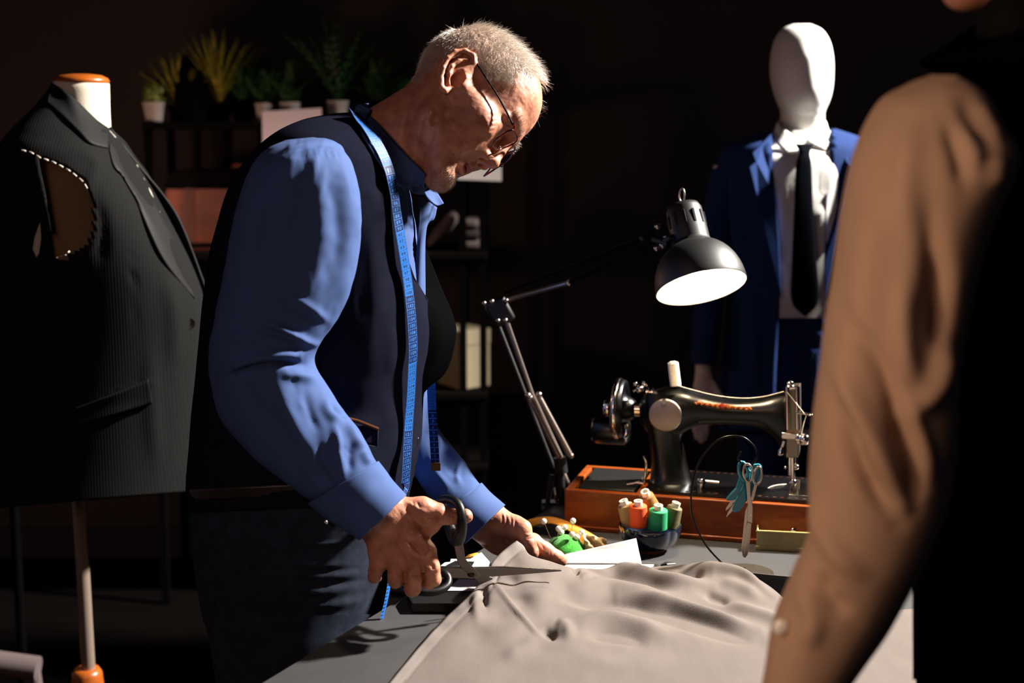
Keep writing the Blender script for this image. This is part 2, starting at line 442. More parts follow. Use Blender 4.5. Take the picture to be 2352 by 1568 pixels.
both(lambda s: hb.cap((92, 40, 8 * s), (87, 41, 38 * s), 10, 8.5, k=14))
both(lambda s: hb.ell((62, -8, 50 * s), (26, 17, 15), k=20))
both(lambda s: hb.cap((60, -2, 56 * s), (8, 2, 66 * s), 8, 8, k=18))
hb.ell((60, -36, 0), (33, 31, 36), k=18)
hb.ell((77, -85, 0), (18, 18, 25), k=16)
both(lambda s: hb.cap((6, -14, 50 * s), (16, -56, 43 * s), 14, 14, k=26))
both(lambda s: hb.cap((16, -56, 43 * s), (72, -86, 14 * s), 15, 15, k=26))
both(lambda s: hb.ell((45, -36, 33 * s), (38, 42, 29), k=26))
hb.ell((38, -66, 0), (46, 24, 44), k=20)
# neck, down into the collar
na, nb = hpc(1012, 262, 0), hpc(866, 352, -5)
hb.cap(na, nb, 60, 60, k=26)
hb.cap(hpc(1005, 240, 34), hpc(930, 385, 36), 12, 15, k=28)
# nose
hb.cap((97, 29, 0), (107, -10, 0), 6.5, 7.5, k=9).ell((109, -15, 0), (9, 8.5, 9.5), k=6)
both(lambda s: hb.ell((96, -20, 14 * s), (11.5, 8.5, 6.5), ang=-20, k=7))
hb.cap((109, -20, 0), (92, -27, 0), 4.2, 4.2, k=5)
both(lambda s: hb.ell((100, -27, 9 * s), (8.5, 5.5, 4.2), ang=-15, k=2.5, op='s'))
both(lambda s: hb.cap((96, 20, 15 * s), (98, -8, 22 * s), 6, 4, k=10, op='s'))
# eyes
both(lambda s: hb.ell((98, 20, 33 * s), (12, 8.5, 13), k=12, op='s'))
both(lambda s: hb.ell((78, 19, 33 * s), (13.6, 12.5, 14.5), k=4))
both(lambda s: hb.cap((90, 27, 20 * s), (82, 27, 48 * s), 4.5, 4, k=8))
both(lambda s: hb.cap((89, 9, 22 * s), (81, 9, 46 * s), 4, 4, k=9))
# lips
both(lambda s: hb.cap((91, -44, 0), (76, -53, 25 * s), 5.4, 4, k=7))
both(lambda s: hb.cap((89, -60, 0), (76, -58, 23 * s), 6.6, 4, k=7))
both(lambda s: hb.cap((98, -51.5, 0), (76, -55.5, 27 * s), 2.6, 1.4, k=3, op='s'))
hb.ell((90, -72, 0), (7, 5, 20), k=9, op='s')
# near ear modelled from the photo; the far ear is its mirror
def ear(s):
    def e(px, py, z): q = hl(px, py, z); return (q[0], q[1], z * s)
    c = e(1046, 160, 70); hb.ell(c, (25, 32, 5), ang=24, tilt=-8 * s, k=6)
    rim = [(1078, 167, 70, 3.4), (1089, 146, 74, 4), (1086, 127, 78, 4), (1068, 117, 80, 4), (1045, 120, 80, 4), (1028, 134, 80, 3.8), (1018, 157, 79, 3.6), (1013, 182, 77, 3.8), (1013, 201, 75, 4.8), (1022, 209, 73, 5), (1034, 204, 71, 4)]
    hb.chain([tuple(e(*r[:3])) + (r[3],) for r in rim], k=2.5)
    ah = [(1074, 136, 78, 2.6), (1054, 140, 78, 3), (1038, 152, 79, 3.2), (1032, 170, 78, 3.2), (1036, 187, 76, 3.2), (1044, 198, 73, 3)]
    hb.chain([tuple(e(*r[:3])) + (r[3],) for r in ah], k=3)
    hb.cap(e(1068, 178, 74), e(1058, 192, 74), 4.4, 4, k=4)
    hb.cap(e(1085, 150, 74), e(1056, 166, 77), 2.8, 2, k=3)
    hb.ell(e(1050, 180, 77), (9, 13, 10), ang=15, k=3, op='s'); hb.ell(e(1056, 153, 83), (9, 5, 5), ang=10, k=3, op='s')
both(ear)
def head_mesh():
    lo, hi = np.array((-190., -190., -104.)), np.array((128., 140., 104.))
    hb.world = lambda Q: Q
    s = hb; h = s.step
    # reuse Blob.mesh_arrays with identity mapping
    s.p = lambda q: np.array(q[:3], float)
    V, Fq = Blob.mesh_arrays(s, lo, hi, 1)
    V[:, 1] = -V[:, 1]                                    # undo Blob's y flip
    return V, Fq
hV, hF = head_mesh()
HN = vnormals(hw(hV), hF)
ctr = hw(hV).mean(0)
if ((hw(hV) - ctr) * HN).sum() < 0: hF = hF[:, ::-1].copy(); HN = -HN
head_w = hw(hV)
# wrinkles, folds and cheek planes seen in the photo
face_strokes = [
    ([(1044, 222), (1030, 248), (1018, 285)], 18, -.0065), ([(1010, 240), (1000, 262), (992, 292)], 13, -.0045),
    ([(1106, 349), (1090, 352), (1072, 356), (1058, 363)], 4, -.0016), ([(1100, 340), (1080, 346), (1060, 352)], 9, .0014),
    ([(1108, 262), (1120, 280), (1122, 300)], 4, .0005), ([(1140, 262), (1126, 276)], 2.5, -.0008), ([(1142, 275), (1122, 284)], 2.5, -.0008),
    ([(1141, 287), (1121, 293)], 2.5, -.0008), ([(1139, 298), (1120, 303)], 2.5, -.0007), ([(1133, 255), (1118, 268)], 2.5, -.0006),
    ([(1155, 292), (1172, 300), (1180, 312)], 2.6, -.0013), ([(1160, 284), (1178, 292)], 2.6, -.0009), ([(1165, 278), (1184, 284)], 3, .0007),
    ([(1210, 150), (1225, 190), (1230, 240)], 5, -.0003), ([(1195, 170), (1212, 215), (1214, 262)], 5, -.0003), ([(1180, 215), (1198, 240), (1200, 275)], 4, -.0003),
    ([(1198, 295), (1188, 310), (1186, 322)], 4, -.0005),
    ([(955, 215), (930, 275), (925, 330)], 5, -.0012), ([(985, 240), (965, 300), (955, 360)], 5, -.001), ([(1010, 250), (990, 310), (985, 360)], 8, -.0018), ([(940, 200), (915, 240), (900, 290)], 4, -.0008),
    ([(1045, 360), (1036, 385), (1040, 405)], 4, -.0009), ([(1090, 362), (1083, 378)], 4, -.0008),
    ([(1120, 325), (1100, 330), (1080, 330)], 12, .0012), ([(1145, 150), (1150, 200), (1160, 250)], 12, -.0003)]
head_w = sculpt(head_w, HN, face_strokes, ((260., .00022, 3), (90., .0003, 5)))
hQ = proj(head_w)
def inpoly(Q, poly):
    x, y = Q[:, 0], Q[:, 1]; r = np.zeros(len(Q), bool); P = np.asarray(poly, float); j = len(P) - 1
    for i in range(len(P)):
        c = ((P[i, 1] > y) != (P[j, 1] > y)) & (x < (P[j, 0] - P[i, 0]) * (y - P[i, 1]) / (P[j, 1] - P[i, 1] + 1e-12) + P[i, 0]); r ^= c; j = i
    return r
hm = hV.copy(); hm[:, 2] = np.abs(hm[:, 2])                   # mirrored to the near side
hQm = proj(hw(hm))
hair_poly = [(936, 190), (962, 186), (990, 160), (1012, 132), (1040, 112), (1064, 107), (1090, 116), (1100, 140), (1112, 176), (1122, 190), (1130, 182), (1152, 186), (1180, 190), (1188, 174), (1190, 152), (1198, 134), (1212, 112), (1262, 100), (1262, -50), (880, -50), (880, 160)]
side = hm[:, 2] > 20
_hn = np.stack([noise3(hV, .12, 31), noise3(hV, .12, 32)], 1) * 7
hairy = inpoly(hQm + _hn, hair_poly) & (hV[:, 1] > -40)
hairy |= (hV[:, 1] > 92) & (hV[:, 0] < 58)
hairy &= ~((hV[:, 0] > 62 - .25 * np.abs(hm[:, 2])) & (hm[:, 2] < 52))
ear_poly = [(1100, 150), (1092, 118), (1066, 104), (1036, 110), (1014, 136), (1000, 170), (998, 210), (1020, 226), (1044, 210), (1066, 196), (1082, 170)]
hairy &= ~(inpoly(hQm, ear_poly) & (hm[:, 2] > 66))
beard_poly = [(1092, 150), (1112, 180), (1108, 205), (1085, 225), (1062, 250), (1042, 280), (1032, 310), (1036, 338), (1048, 352), (1050, 368), (1052, 385), (1060, 405), (1075, 420), (1050, 460), (990, 450), (985, 400), (990, 330), (1005, 280), (1030, 235), (1062, 210), (1088, 185)]
bearded = inpoly(hQm, beard_poly) & (hV[:, 0] > -5)
def strand_mesh(base, nrm, comb, length, rad, lift=.35, curl=.25, seg=4, jit=.25):
    """short hairs as thin tapered three-sided tubes; arrays (n,3)"""
    n = len(base); d = comb + RNG.normal(0, jit, comb.shape); d -= nrm * (d * nrm).sum(1, keepdims=True) * .6
    d /= np.linalg.norm(d, axis=1, keepdims=True) + 1e-9
    lf = lift * RNG.uniform(.5, 1.5, n)[:, None]; start = d + nrm * lf * 1.6; end = d + nrm * lf * .2 + RNG.normal(0, curl, (n, 3))
    s1 = np.cross(d, nrm); s1 /= np.linalg.norm(s1, axis=1, keepdims=True) + 1e-9; s2 = np.cross(s1, d)
    pts = []; p = base - nrm * .0008
    for k in range(seg + 1):
        pts.append(p); u = (k + .5) / seg; v = start * (1 - u) + end * u; v /= np.linalg.norm(v, axis=1, keepdims=True); p = p + v * (length / seg)[:, None]
    V = []
    for k, q in enumerate(pts):
        r = (rad * (1 - .85 * k / seg))[:, None]
        for j in range(3):
            a = 2 * PI * j / 3; V.append(q + s1 * math.cos(a) * r + s2 * math.sin(a) * r)
    V = np.stack(V, 1).reshape(-1, 3); m = 3 * (seg + 1); f = []
    for k in range(seg):
        for j in range(3): f.append((k * 3 + j, k * 3 + (j + 1) % 3, (k + 1) * 3 + (j + 1) % 3, (k + 1) * 3 + j))
    Fq = (np.arange(n)[:, None, None] * m + np.array(f)[None]).reshape(-1, 4)
    return V, Fq, m
def hair_obj(name, m, parent, V, Fq, per, shade):
    me = np_mesh(name, V, Fq); a = me.attributes.new('shade', 'FLOAT', 'POINT'); a.data.foreach_set('value', np.repeat(shade, per).astype(np.float32))
    return link(name, me, m, parent)
def sample_on(V, Fq, N, mask, n):
    fm = mask[Fq].all(1); idx = np.nonzero(fm)[0]; ar = np.linalg.norm(np.cross(V[Fq[idx, 2]] - V[Fq[idx, 0]], V[Fq[idx, 3]] - V[Fq[idx, 1]]), axis=1)
    c = RNG.choice(idx, n, p=ar / ar.sum()); w = RNG.dirichlet((1, 1, 1, 1), n)
    P = (V[Fq[c]] * w[:, :, None]).sum(1); nn = N[Fq[c]].mean(1); nn /= np.linalg.norm(nn, axis=1, keepdims=True)
    return P, nn
m_skin = mat('tailor_skin', (.76, .53, .41), .5, var=.22, vscale=60, bump=.12, bscale=700, sss=.12, col2=(.62, .38, .30))
tint_by_attr(m_skin, 'scalp', (.62, .56, .52)); tint_by_attr(m_skin, 'lip', (.58, .26, .22))
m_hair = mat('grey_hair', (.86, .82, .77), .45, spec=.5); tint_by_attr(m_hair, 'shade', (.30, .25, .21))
m_stub = mat('stubble_hair', (.80, .70, .60), .5); tint_by_attr(m_stub, 'shade', (.20, .12, .08))

man = thing('person', 'grey-haired man in navy vest and blue shirt bending over the table to cut cloth', 'person', (-.42, 2.1, 0))

def build_hair():
    V, N = head_w, HN
    L0 = hV; keep0 = ~((hV[:, 2] < 0) & (hV[:, 0] > 30)) | (RNG.random(len(hV)) < .5)
    whorl = hw(hl(1052, 62, 30))[0]
    mask = hairy & keep0
    P, nn = sample_on(V, hF, N, mask, 15000)
    L = (P - np.array(HO)) / MM @ HA.T                     # local mm
    comb = P - whorl; comb -= nn * (comb * nn).sum(1, keepdims=True); comb /= np.linalg.norm(comb, axis=1, keepdims=True) + 1e-9
    top = np.clip((L[:, 1] - 60) / 60, 0, 1); front = np.clip((L[:, 0] - 10) / 50, 0, 1)
    comb = comb + HA[0] * (.35 * top)[:, None]; comb /= np.linalg.norm(comb, axis=1, keepdims=True)
    low = np.clip((30 - L[:, 1]) / 60, 0, 1)
    ln = (.012 + .010 * top + .006 * front * (1 - top)) * (1 - .62 * low) * RNG.uniform(.6, 1.25, len(P)) * np.where(L[:, 2] < -10, .7, 1)
    # lift varies: rebuild in two groups for standing and lying hair
    hi = top > .55; out = []
    for sel, lift, curl in ((hi, .75, .3), (~hi, .2, .22)):
        out.append(strand_mesh(P[sel], nn[sel], comb[sel], ln[sel], np.full(sel.sum(), .00023), lift, curl * 1.4, jit=.38))
    V1, F1 = join_arrays([(o[0], o[1]) for o in out])
    k = sum(len(o[0]) for o in out) // out[0][2]
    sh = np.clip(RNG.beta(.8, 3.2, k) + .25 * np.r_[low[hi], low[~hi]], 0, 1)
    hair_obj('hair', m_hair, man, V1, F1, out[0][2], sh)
    # wispy far-side hair seen past the forehead
    far = (hV[:, 2] < -8) & (hV[:, 2] > -62) & (hV[:, 0] > 48) & (hV[:, 0] < 84) & (hV[:, 1] > 70)
    P, nn = sample_on(V, hF, N, far, 260)
    comb = np.tile(HA[0] * .6 - HA[2] * .5, (len(P), 1)).astype(float) + nn * .5
    o = strand_mesh(P, nn, comb, RNG.uniform(.008, .02, len(P)), np.full(len(P), .00018), .7, .6, jit=.5)
    hair_obj('hair', m_hair, man, o[0], o[1], o[2], RNG.uniform(.3, .9, len(P)))
    # beard
    P, nn = sample_on(V, hF, N, bearded, 5200)
    q = proj(P); chin = np.clip((q[:, 1] - 330) / 80, 0, 1)
    down = np.tile(-HA[1] + .25 * HA[0], (len(P), 1)); down -= nn * (down * nn).sum(1, keepdims=True); down /= np.linalg.norm(down, axis=1, keepdims=True)
    ln = (.0030 + .0024 * chin) * RNG.uniform(.6, 1.3, len(P)); keep = RNG.random(len(P)) < (.42 + .58 * chin)
    o = strand_mesh(P[keep], nn[keep], down[keep], ln[keep], np.full(keep.sum(), .00019), .5, .2, seg=3)
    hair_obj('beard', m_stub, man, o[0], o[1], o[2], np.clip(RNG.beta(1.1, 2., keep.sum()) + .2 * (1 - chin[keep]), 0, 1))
    # eyebrows
    for s in (1, -1):
        eb = (np.abs(hV[:, 2] * s - 30) < 21) & (np.abs(hV[:, 1] - 42) < 4.5) & (hV[:, 0] > 70)
        P, nn = sample_on(V, hF, N, eb, 170)
        comb = np.tile(HA[2] * s * .8 + HA[0] * .5 + HA[1] * .25, (len(P), 1)).astype(float)
        o = strand_mesh(P, nn, comb, RNG.uniform(.006, .013, len(P)), np.full(len(P), .0002), .6, .35, seg=3)
        hair_obj('eyebrow', m_hair, man, o[0], o[1], o[2], RNG.beta(1.2, 2.4, len(P)))
build_hair()
lipf = np.exp(-(((hV[:, 1] + 53) / 8) ** 4)) * np.clip((27 - np.abs(hV[:, 2])) / 4, 0, 1) * np.clip((hV[:, 0] - 78) / 6, 0, 1)
body_parts = [(head_w, hF, hairy * .7, lipf)]

# ------------------------------------------------------------------ glasses
m_tort = mat('tortoiseshell', (.40, .045, .016), .2, var=.8, vscale=120, coat=.25, col2=(.02, .004, .002))
m_blk = mat('black_plastic', (.018, .018, .018), .35); m_temple = mat('dark_temple', (.05, .012, .008), .6, spec=.1)
m_lens = mat('clear_lens', (1, 1, 1), 0)
def _lens(m):
    nt = m.node_tree; N, L = nt.nodes, nt.links; N.remove(N['Principled BSDF']); o = [n for n in N if n.type == 'OUTPUT_MATERIAL'][0]
    t = N.new('ShaderNodeBsdfTransparent'); g = N.new('ShaderNodeBsdfGlossy'); g.inputs['Roughness'].default_value = .02; x = N.new('ShaderNodeMixShader'); f = N.new('ShaderNodeValue'); f.outputs[0].default_value = .05
    L.new(f.outputs[0], x.inputs[0]); L.new(t.outputs[0], x.inputs[1]); L.new(g.outputs[0], x.inputs[2]); L.new(x.outputs[0], o.inputs['Surface'])
_lens(m_lens)
gl = thing('glasses', 'tortoiseshell reading glasses low on the nose of the grey-haired man', 'glasses', tuple(hw((100, 10, 0))[0]))
_lc = [hl(1180, 291, 55), hl(1127, 326, 54), hl(1142, 346, 13), hl(1188, 327, 11)]     # near lens corners: top outer, bottom outer, bottom inner, top inner
def rim_pts(s, n=44):
    pts = []
    for i in range(n):
        a = 2 * PI * i / n; ca, sa = math.cos(a), math.sin(a); p = 2 / 3.2
        u = .5 + .5 * math.copysign(abs(ca) ** p, ca); v = .5 + .5 * math.copysign(abs(sa) ** p, sa)
        q = (_lc[0] * u + _lc[3] * (1 - u)) * v + (_lc[1] * u + _lc[2] * (1 - u)) * (1 - v)
        pts.append((q[0] + 3 * math.sin(PI * u), q[1], q[2] * s))
    return pts
for s in (1, -1):
    r = hw(rim_pts(s)); MB().tube(list(r) + [r[0], r[1]], .0013, 8, cap=False).build('rim', m_tort, gl)
    c = r.mean(0); MB().add([tuple(p) for p in r] + [tuple(p + HA[0] * .0006) for p in r], [tuple(range(44)), tuple(range(87, 43, -1))] + [(i, (i + 1) % 44, 44 + (i + 1) % 44, 44 + i) for i in range(44)]).build('lens', m_lens, gl, smooth=False)
    tp = [hl(*q) for q in ((1180, 287, 57), (1175, 280, 62), (1160, 250, 68), (1138, 211, 72), (1112, 172, 74), (1094, 144, 76), (1082, 128, 75), (1060, 130, 72), (1040, 150, 70))]
    tp = [(q[0], q[1], q[2] * s) for q in tp]
    MB().tube(hw(catmull(tp, 50)), [.0015] * 16 + [.0013] * 34, 8).build('temple', m_temple, gl)
    hq = [np.array(hl(1178, 296, 54)), np.array(hl(1181, 290, 56)), np.array(hl(1178, 284, 61))]
    MB().tube(hw([(q[0], q[1], q[2] * s) for q in hq]), .0024, 8).build('hinge', m_tort, gl)
    MB().sphere(hw((101, 4, 10 * s))[0], (.0015, .002, .0035), 10).build('nose_pad', mat('clear_pad', (.8, .7, .6), .1, trans=.7), gl)
_bi = _lc[3] * .75 + _lc[2] * .25
MB().tube(hw(catmull([(_bi[0], _bi[1], 11), (_bi[0] + 4, _bi[1] + 3, 5), (_bi[0] + 4, _bi[1] + 3, -5), (_bi[0], _bi[1], -11)], 14)), .0014, 8).build('bridge', m_tort, gl)
# ================================================================== hands
def hand_right():
    b = Blob(940, 1250, 1.90, 1.9)
    b.ell((868, 1178, -4), (66, 60, 40), ang=44, k=20)
    b.cap((800, 1128, -6), (868, 1178, -4), 58, 56, k=20)
    b.cap((902, 1172, 6), (982, 1262, 14), 30, 20, k=18).cap((890, 1184, 8), (953, 1290, 16), 30, 21, k=18)
    b.cap((880, 1200, 6), (912, 1300, 10), 30, 20, k=18).cap((866, 1212, 0), (868, 1298, -2), 30, 19, k=18)
    b.ell((925, 1240, -14), (62, 62, 22), k=18)
    # thumb, through the upper loop
    b.chain([(908, 1168, 0, 28), (970, 1170, 0, 27), (1008, 1181, -2, 25)], k=14)
    b.chain([(1008, 1181, -2, 24), (1030, 1186, -4, 19), (1048, 1188, -6, 16.5), (1068, 1186, -6, 16), (1070, 1185.5, -6, 15)], k=6)
    b.ell((985, 1208, -8), (26, 22, 15), k=14)
    # fingers curl round the lower loop
    b.chain([(982, 1262, 14, 20), (992, 1300, 18, 19), (996, 1328, 10, 17.5), (984, 1340, -14, 15), (966, 1336, -28, 13)], k=6)
    b.chain([(953, 1290, 16, 20), (951, 1325, 20, 19), (949, 1348, 11, 18.5), (945, 1356, -12, 16), (936, 1346, -30, 13)], k=6)
    b.chain([(912, 1300, 10, 19), (910, 1322, 12, 18), (908, 1334, 0, 16.5), (912, 1336, -22, 14), (918, 1326, -32, 12)], k=6)
    b.chain([(868, 1298, -2, 17), (861, 1312, -4, 15), (859, 1326, -10, 14.5), (862, 1330, -22, 12.5)], k=6)
    V, Fq = b.mesh_arrays((760, 1080, -75), (1105, 1390, 70), 1)
    N = vnormals(V, Fq)
    if ((V - V.mean(0)) * N).sum() < 0: N = -N; Fq = Fq[:, ::-1].copy()
    st = [([(926, 1238), (948, 1262), (972, 1284)], 5, .0020), ([(960, 1212), (972, 1240), (986, 1262)], 6, .0018), ([(900, 1215), (930, 1268), (950, 1290)], 5, .0010),
          ([(940, 1236), (950, 1252), (958, 1262)], 7, -.0022), ([(966, 1216), (975, 1228), (984, 1240)], 6, -.0022), ([(990, 1180), (994, 1192), (992, 1200)], 12, -.0028),
          ([(990, 1292), (994, 1302), (996, 1312)], 6, -.0014), ([(965, 1275), (975, 1292), (982, 1312)], 4, .0012), ([(973, 1282), (984, 1270), (988, 1255)], 3.5, .0012),
          ([(930, 1150), (960, 1168), (985, 1180)], 5, .0010), ([(915, 1165), (945, 1195), (960, 1212)], 8, .0010), ([(930, 1180), (940, 1195), (942, 1215)], 4, -.0008),
          ([(932, 1308), (931, 1325), (930, 1345)], 3.5, -.0022), ([(972, 1298), (972, 1312), (972, 1325)], 3, -.0018), ([(888, 1305), (888, 1318)], 4, -.002),
          ([(940, 1318), (952, 1321), (964, 1317)], 3, -.0008), ([(984, 1312), (996, 1316), (1008, 1312)], 3, -.0006), ([(1040, 1176), (1043, 1188), (1042, 1200)], 2.2, -.0007), ([(1034, 1176), (1036, 1188), (1034, 1202)], 2.2, -.0006),
          ([(945, 1147), (950, 1160), (948, 1175)], 2.5, -.0005), ([(955, 1150), (962, 1160), (965, 1172)], 2.5, -.0005),
          ([(1064, 1193), (1072, 1195), (1080, 1193)], 1.6, -.0008, 0), ([(1068, 1181), (1074, 1182), (1080, 1184)], 5, .0006)]
    st = [(a[0], a[1], a[2] * 1.6) + tuple(a[3:]) for a in st]
    V = sculpt(V, N, st, ((140., .00035, 9), (420., .00015, 4)))
    return V, Fq
def hand_left():
    b = Blob(1180, 1230, 2.12, 1.7)
    b.ell((1116, 1200, -8), (48, 46, 32), ang=44, k=18).cap((1096, 1180, -24), (1112, 1196, -10), 34, 36, k=18)
    b.cap((1140, 1192, -2), (1186, 1212, 14), 30, 26, k=16)                                         # thenar
    b.chain([(1186, 1208, 16, 25), (1200, 1212, 24, 21)], k=10)
    b.chain([(1200, 1211, 24, 20), (1209, 1232, 30, 16), (1215, 1246, 32, 16), (1222, 1262, 30, 14.5), (1224, 1266, 29, 12.5)], k=6)
    b.ell((1143, 1234, -22), (54, 42, 20), ang=-35, k=16).ell((1180, 1262, -26), (40, 30, 17), ang=-30, k=14)
    b.chain([(1190, 1238, -10, 24), (1222, 1248, -8, 22), (1252, 1266, -10, 19), (1280, 1283, -12, 16.5), (1290, 1289, -13, 14)], k=8)   # index
    b.chain([(1188, 1256, -32, 20), (1230, 1272, -36, 18), (1262, 1288, -40, 15), (1276, 1296, -42, 13)], k=8)
    b.chain([(1172, 1270, -38, 18), (1208, 1288, -46, 16), (1232, 1300, -50, 14)], k=8)
    b.chain([(1155, 1278, -38, 16), (1180, 1296, -46, 14), (1196, 1304, -48, 12)], k=8)
    V, Fq = b.mesh_arrays((1030, 1090, -80), (1325, 1335, 65), 1)
    N = vnormals(V, Fq)
    if ((V - V.mean(0)) * N).sum() < 0: N = -N; Fq = Fq[:, ::-1].copy()
    st = [([(1152, 1178), (1155, 1192), (1152, 1206)], 3, -.0012), ([(1160, 1178), (1164, 1194), (1162, 1210)], 3, -.0012), ([(1170, 1180), (1175, 1196), (1174, 1212)], 3, -.0011), ([(1182, 1188), (1184, 1206), (1186, 1226)], 3.2, -.0018),
          ([(1122, 1205), (1130, 1222), (1148, 1236), (1172, 1246)], 3.2, -.0016), ([(1156, 1178), (1159, 1190)], 3, .0006), ([(1202, 1228), (1212, 1232), (1222, 1228)], 2, -.0007), ([(1204, 1234), (1214, 1237), (1224, 1234)], 2, -.0007), ([(1206, 1222), (1214, 1224), (1221, 1222)], 2, -.0005),
          ([(1216, 1252), (1218, 1262), (1222, 1270)], 1.6, -.0009, 0), ([(1228, 1250), (1232, 1262), (1233, 1268)], 1.6, -.0006, 0), ([(1222, 1252), (1226, 1262), (1228, 1268)], 5, .0006),
          ([(1227, 1240), (1232, 1252), (1235, 1268)], 3, -.0012), ([(1238, 1244), (1246, 1254), (1250, 1266)], 2.5, -.0006), ([(1262, 1262), (1264, 1272), (1262, 1280)], 2.2, -.0005)]
    V = sculpt(V, N, st, ((160., .0003, 11), (450., .00014, 6)))
    return V, Fq
for fn in (hand_right, hand_left):
    V_, F_ = fn(); body_parts.append((V_, F_, None, None))
# ================================================================== the tailor's clothes
m_shirt = mat('blue_cotton', (.235, .315, .495), .85, var=.10, vscale=30, bump=.12, bscale=2000, spec=.2)
m_shirt_in = m_shirt
m_vest = mat('navy_wool', (.105, .11, .16), .95, var=.2, vscale=40, bump=.5, bscale=520, kind='DIAGONAL', spec=.0)
m_lining = mat('black_lining', (.03, .03, .035), .95, spec=.0)
m_denim = mat('dark_denim', (.17, .195, .25), .9, var=.3, vscale=50, bump=.2, bscale=1200, col2=(.11, .13, .175), spec=.1)
m_belt = mat('brown_leather', (.09, .035, .018), .45, bump=.2, bscale=150)
m_btn = mat('dark_button', (.04, .035, .035), .25, coat=.4)
m_metal = mat('steel', (.75, .73, .70), .28, metal=1.)

torso_st = [(775, 268, 862, 262, 2.12, .075), (700, 285, 890, 302, 2.12, .135), (628, 325, 925, 368, 2.12, .18), (572, 385, 948, 440, 2.12, .19),
            (530, 470, 962, 520, 2.12, .188), (500, 580, 972, 620, 2.12, .18), (482, 700, 982, 720, 2.12, .175), (472, 800, 984, 800, 2.12, .172),
            (464, 890, 972, 870, 2.12, .168), (456, 970, 962, 940, 2.12, .165), (450, 1050, 958, 1020, 2.12, .166), (447, 1130, 945, 1090, 2.12, .168), (448, 1175, 930, 1150, 2.12, .168)]
TS = outline_loft(torso_st, 120, 96, 2.3)
# shirt body: the part of the torso that shows at the chest
front_edge = [(800, 240), (845, 285), (880, 345), (903, 420), (913, 500), (925, 570), (950, 640), (983, 695), (1003, 760), (1006, 800), (988, 850), (970, 905), (966, 1000), (948, 1095), (930, 1180)]

def loft_sub(VF, keep, name):
    """the faces of a loft whose corners all satisfy keep"""
    V, Fq, nu, nv = VF; Fk = Fq[keep[Fq].all(1)]; used = np.unique(Fk); mp = np.full(len(V), -1); mp[used] = np.arange(len(used))
    return np_mesh(name, V[used], mp[Fk])
def outward(VF):
    V, Fq, nu, nv = VF; N = grid_normals(V, nu, nv, True); c = np.repeat(V.reshape(nu, nv, 3).mean(1), nv, 0)
    return -N if ((V - c) * N).sum() < 0 else N
tN = outward(TS); tV, tF, tnu, tnv = TS
near = (-((tV - nCAM) * tN).sum(1)) > 0
sV = tV - tN * .005
sV = sculpt(sV, tN, [([(968, 470), (952, 560), (942, 620), (938, 680)], 4, -.0040, .1), ([(975, 490), (972, 600), (975, 690)], 6, .0030, .1), ([(930, 440), (935, 520), (945, 600)], 8, .003),
     ([(910, 400), (920, 460), (928, 540)], 5, -.003), ([(945, 460), (950, 520), (956, 580)], 6, .002), ([(985, 440), (978, 500), (962, 560)], 6, -.002)])
shirt = link('shirt', loft_mesh('shirt', (sV, tF, tnu, tnv)), m_shirt, man)

# ---- collar: two leaves round the neck, a stand with its button
def spts(rows): return [W(*r) for r in rows]
from mathutils.bvhtree import BVHTree
_tq = BVHTree.FromPolygons([tuple(v) for v in tV] + [tuple(v) for v in head_w], [tuple(int(i) for i in q) for q in tF] + [tuple(int(i) + len(tV) for i in q) for q in hF])
def fit(off, rows):                                    # keep a garment line in front of the trunk and neck
    out = []
    for x, y, Y in rows:
        h = _tq.ray_cast(CAM, ray(x, y).normalized())
        if h[0] is not None and h[0].y < 2.3: Y = min(Y, h[0].y - off)
        out.append(W(x, y, Y))
    return out
top = fit(.012, [(852, 252, 2.16), (822, 240, 2.10), (868, 285, 2.055), (908, 330, 2.045), (945, 368, 2.05), (977, 402, 2.07)])
mid = fit(.016, [(846, 262, 2.17), (814, 256, 2.10), (850, 302, 2.035), (884, 352, 2.02), (918, 395, 2.03), (950, 418, 2.055)])
bot = fit(.014, [(838, 275, 2.18), (810, 270, 2.10), (838, 318, 2.025), (866, 365, 2.01), (897, 408, 2.02), (927, 434, 2.045)])
V_, F_ = sheet([top, mid, bot], 60, 14, [([(826, 262), (880, 335), (925, 395)], 10, .003)])
link('collar', np_mesh('collar', V_, F_), m_shirt, shirt, solid=.0022)
inner = fit(.007, [(846, 238, 2.16), (826, 244, 2.11), (870, 290, 2.065), (910, 335, 2.055), (945, 372, 2.06), (975, 404, 2.075)])
low = fit(.005, [(850, 275, 2.17), (842, 290, 2.12), (880, 350, 2.07), (915, 405, 2.06), (945, 440, 2.07), (975, 446, 2.08)])
V_, F_ = sheet([inner, low], 40, 6)
link('collar_stand', np_mesh('collar_stand', V_, F_), m_shirt, shirt, solid=.002)
tabp = [(962, 408), (972, 402), (980, 408), (985, 418), (984, 428), (976, 438), (962, 444), (948, 440), (948, 425)]
_tp = fit(.012, [(965, 425, 2.062)])[0]; f0 = (_tp, RT, UP, -FW); k_ = (f0[0] - CAM).dot(FW) / F
MB().prism([((x - 965) * k_, (425 - y) * k_) for x, y in tabp], f0, -.001, .001).build('collar_tab', m_shirt, shirt, bevel=.0006)
MB().lathe([(0, .0), (.0058, .0), (.0062, .0012), (.005, .0018), (.0042, .0012), (0, .0012)], Matrix.Translation(fit(.0145, [(970, 420, 2.058)])[0]) @ (-FW + RT * .5).to_track_quat('Z', 'Y').to_matrix().to_4x4(), 20).build('button', m_btn, shirt)
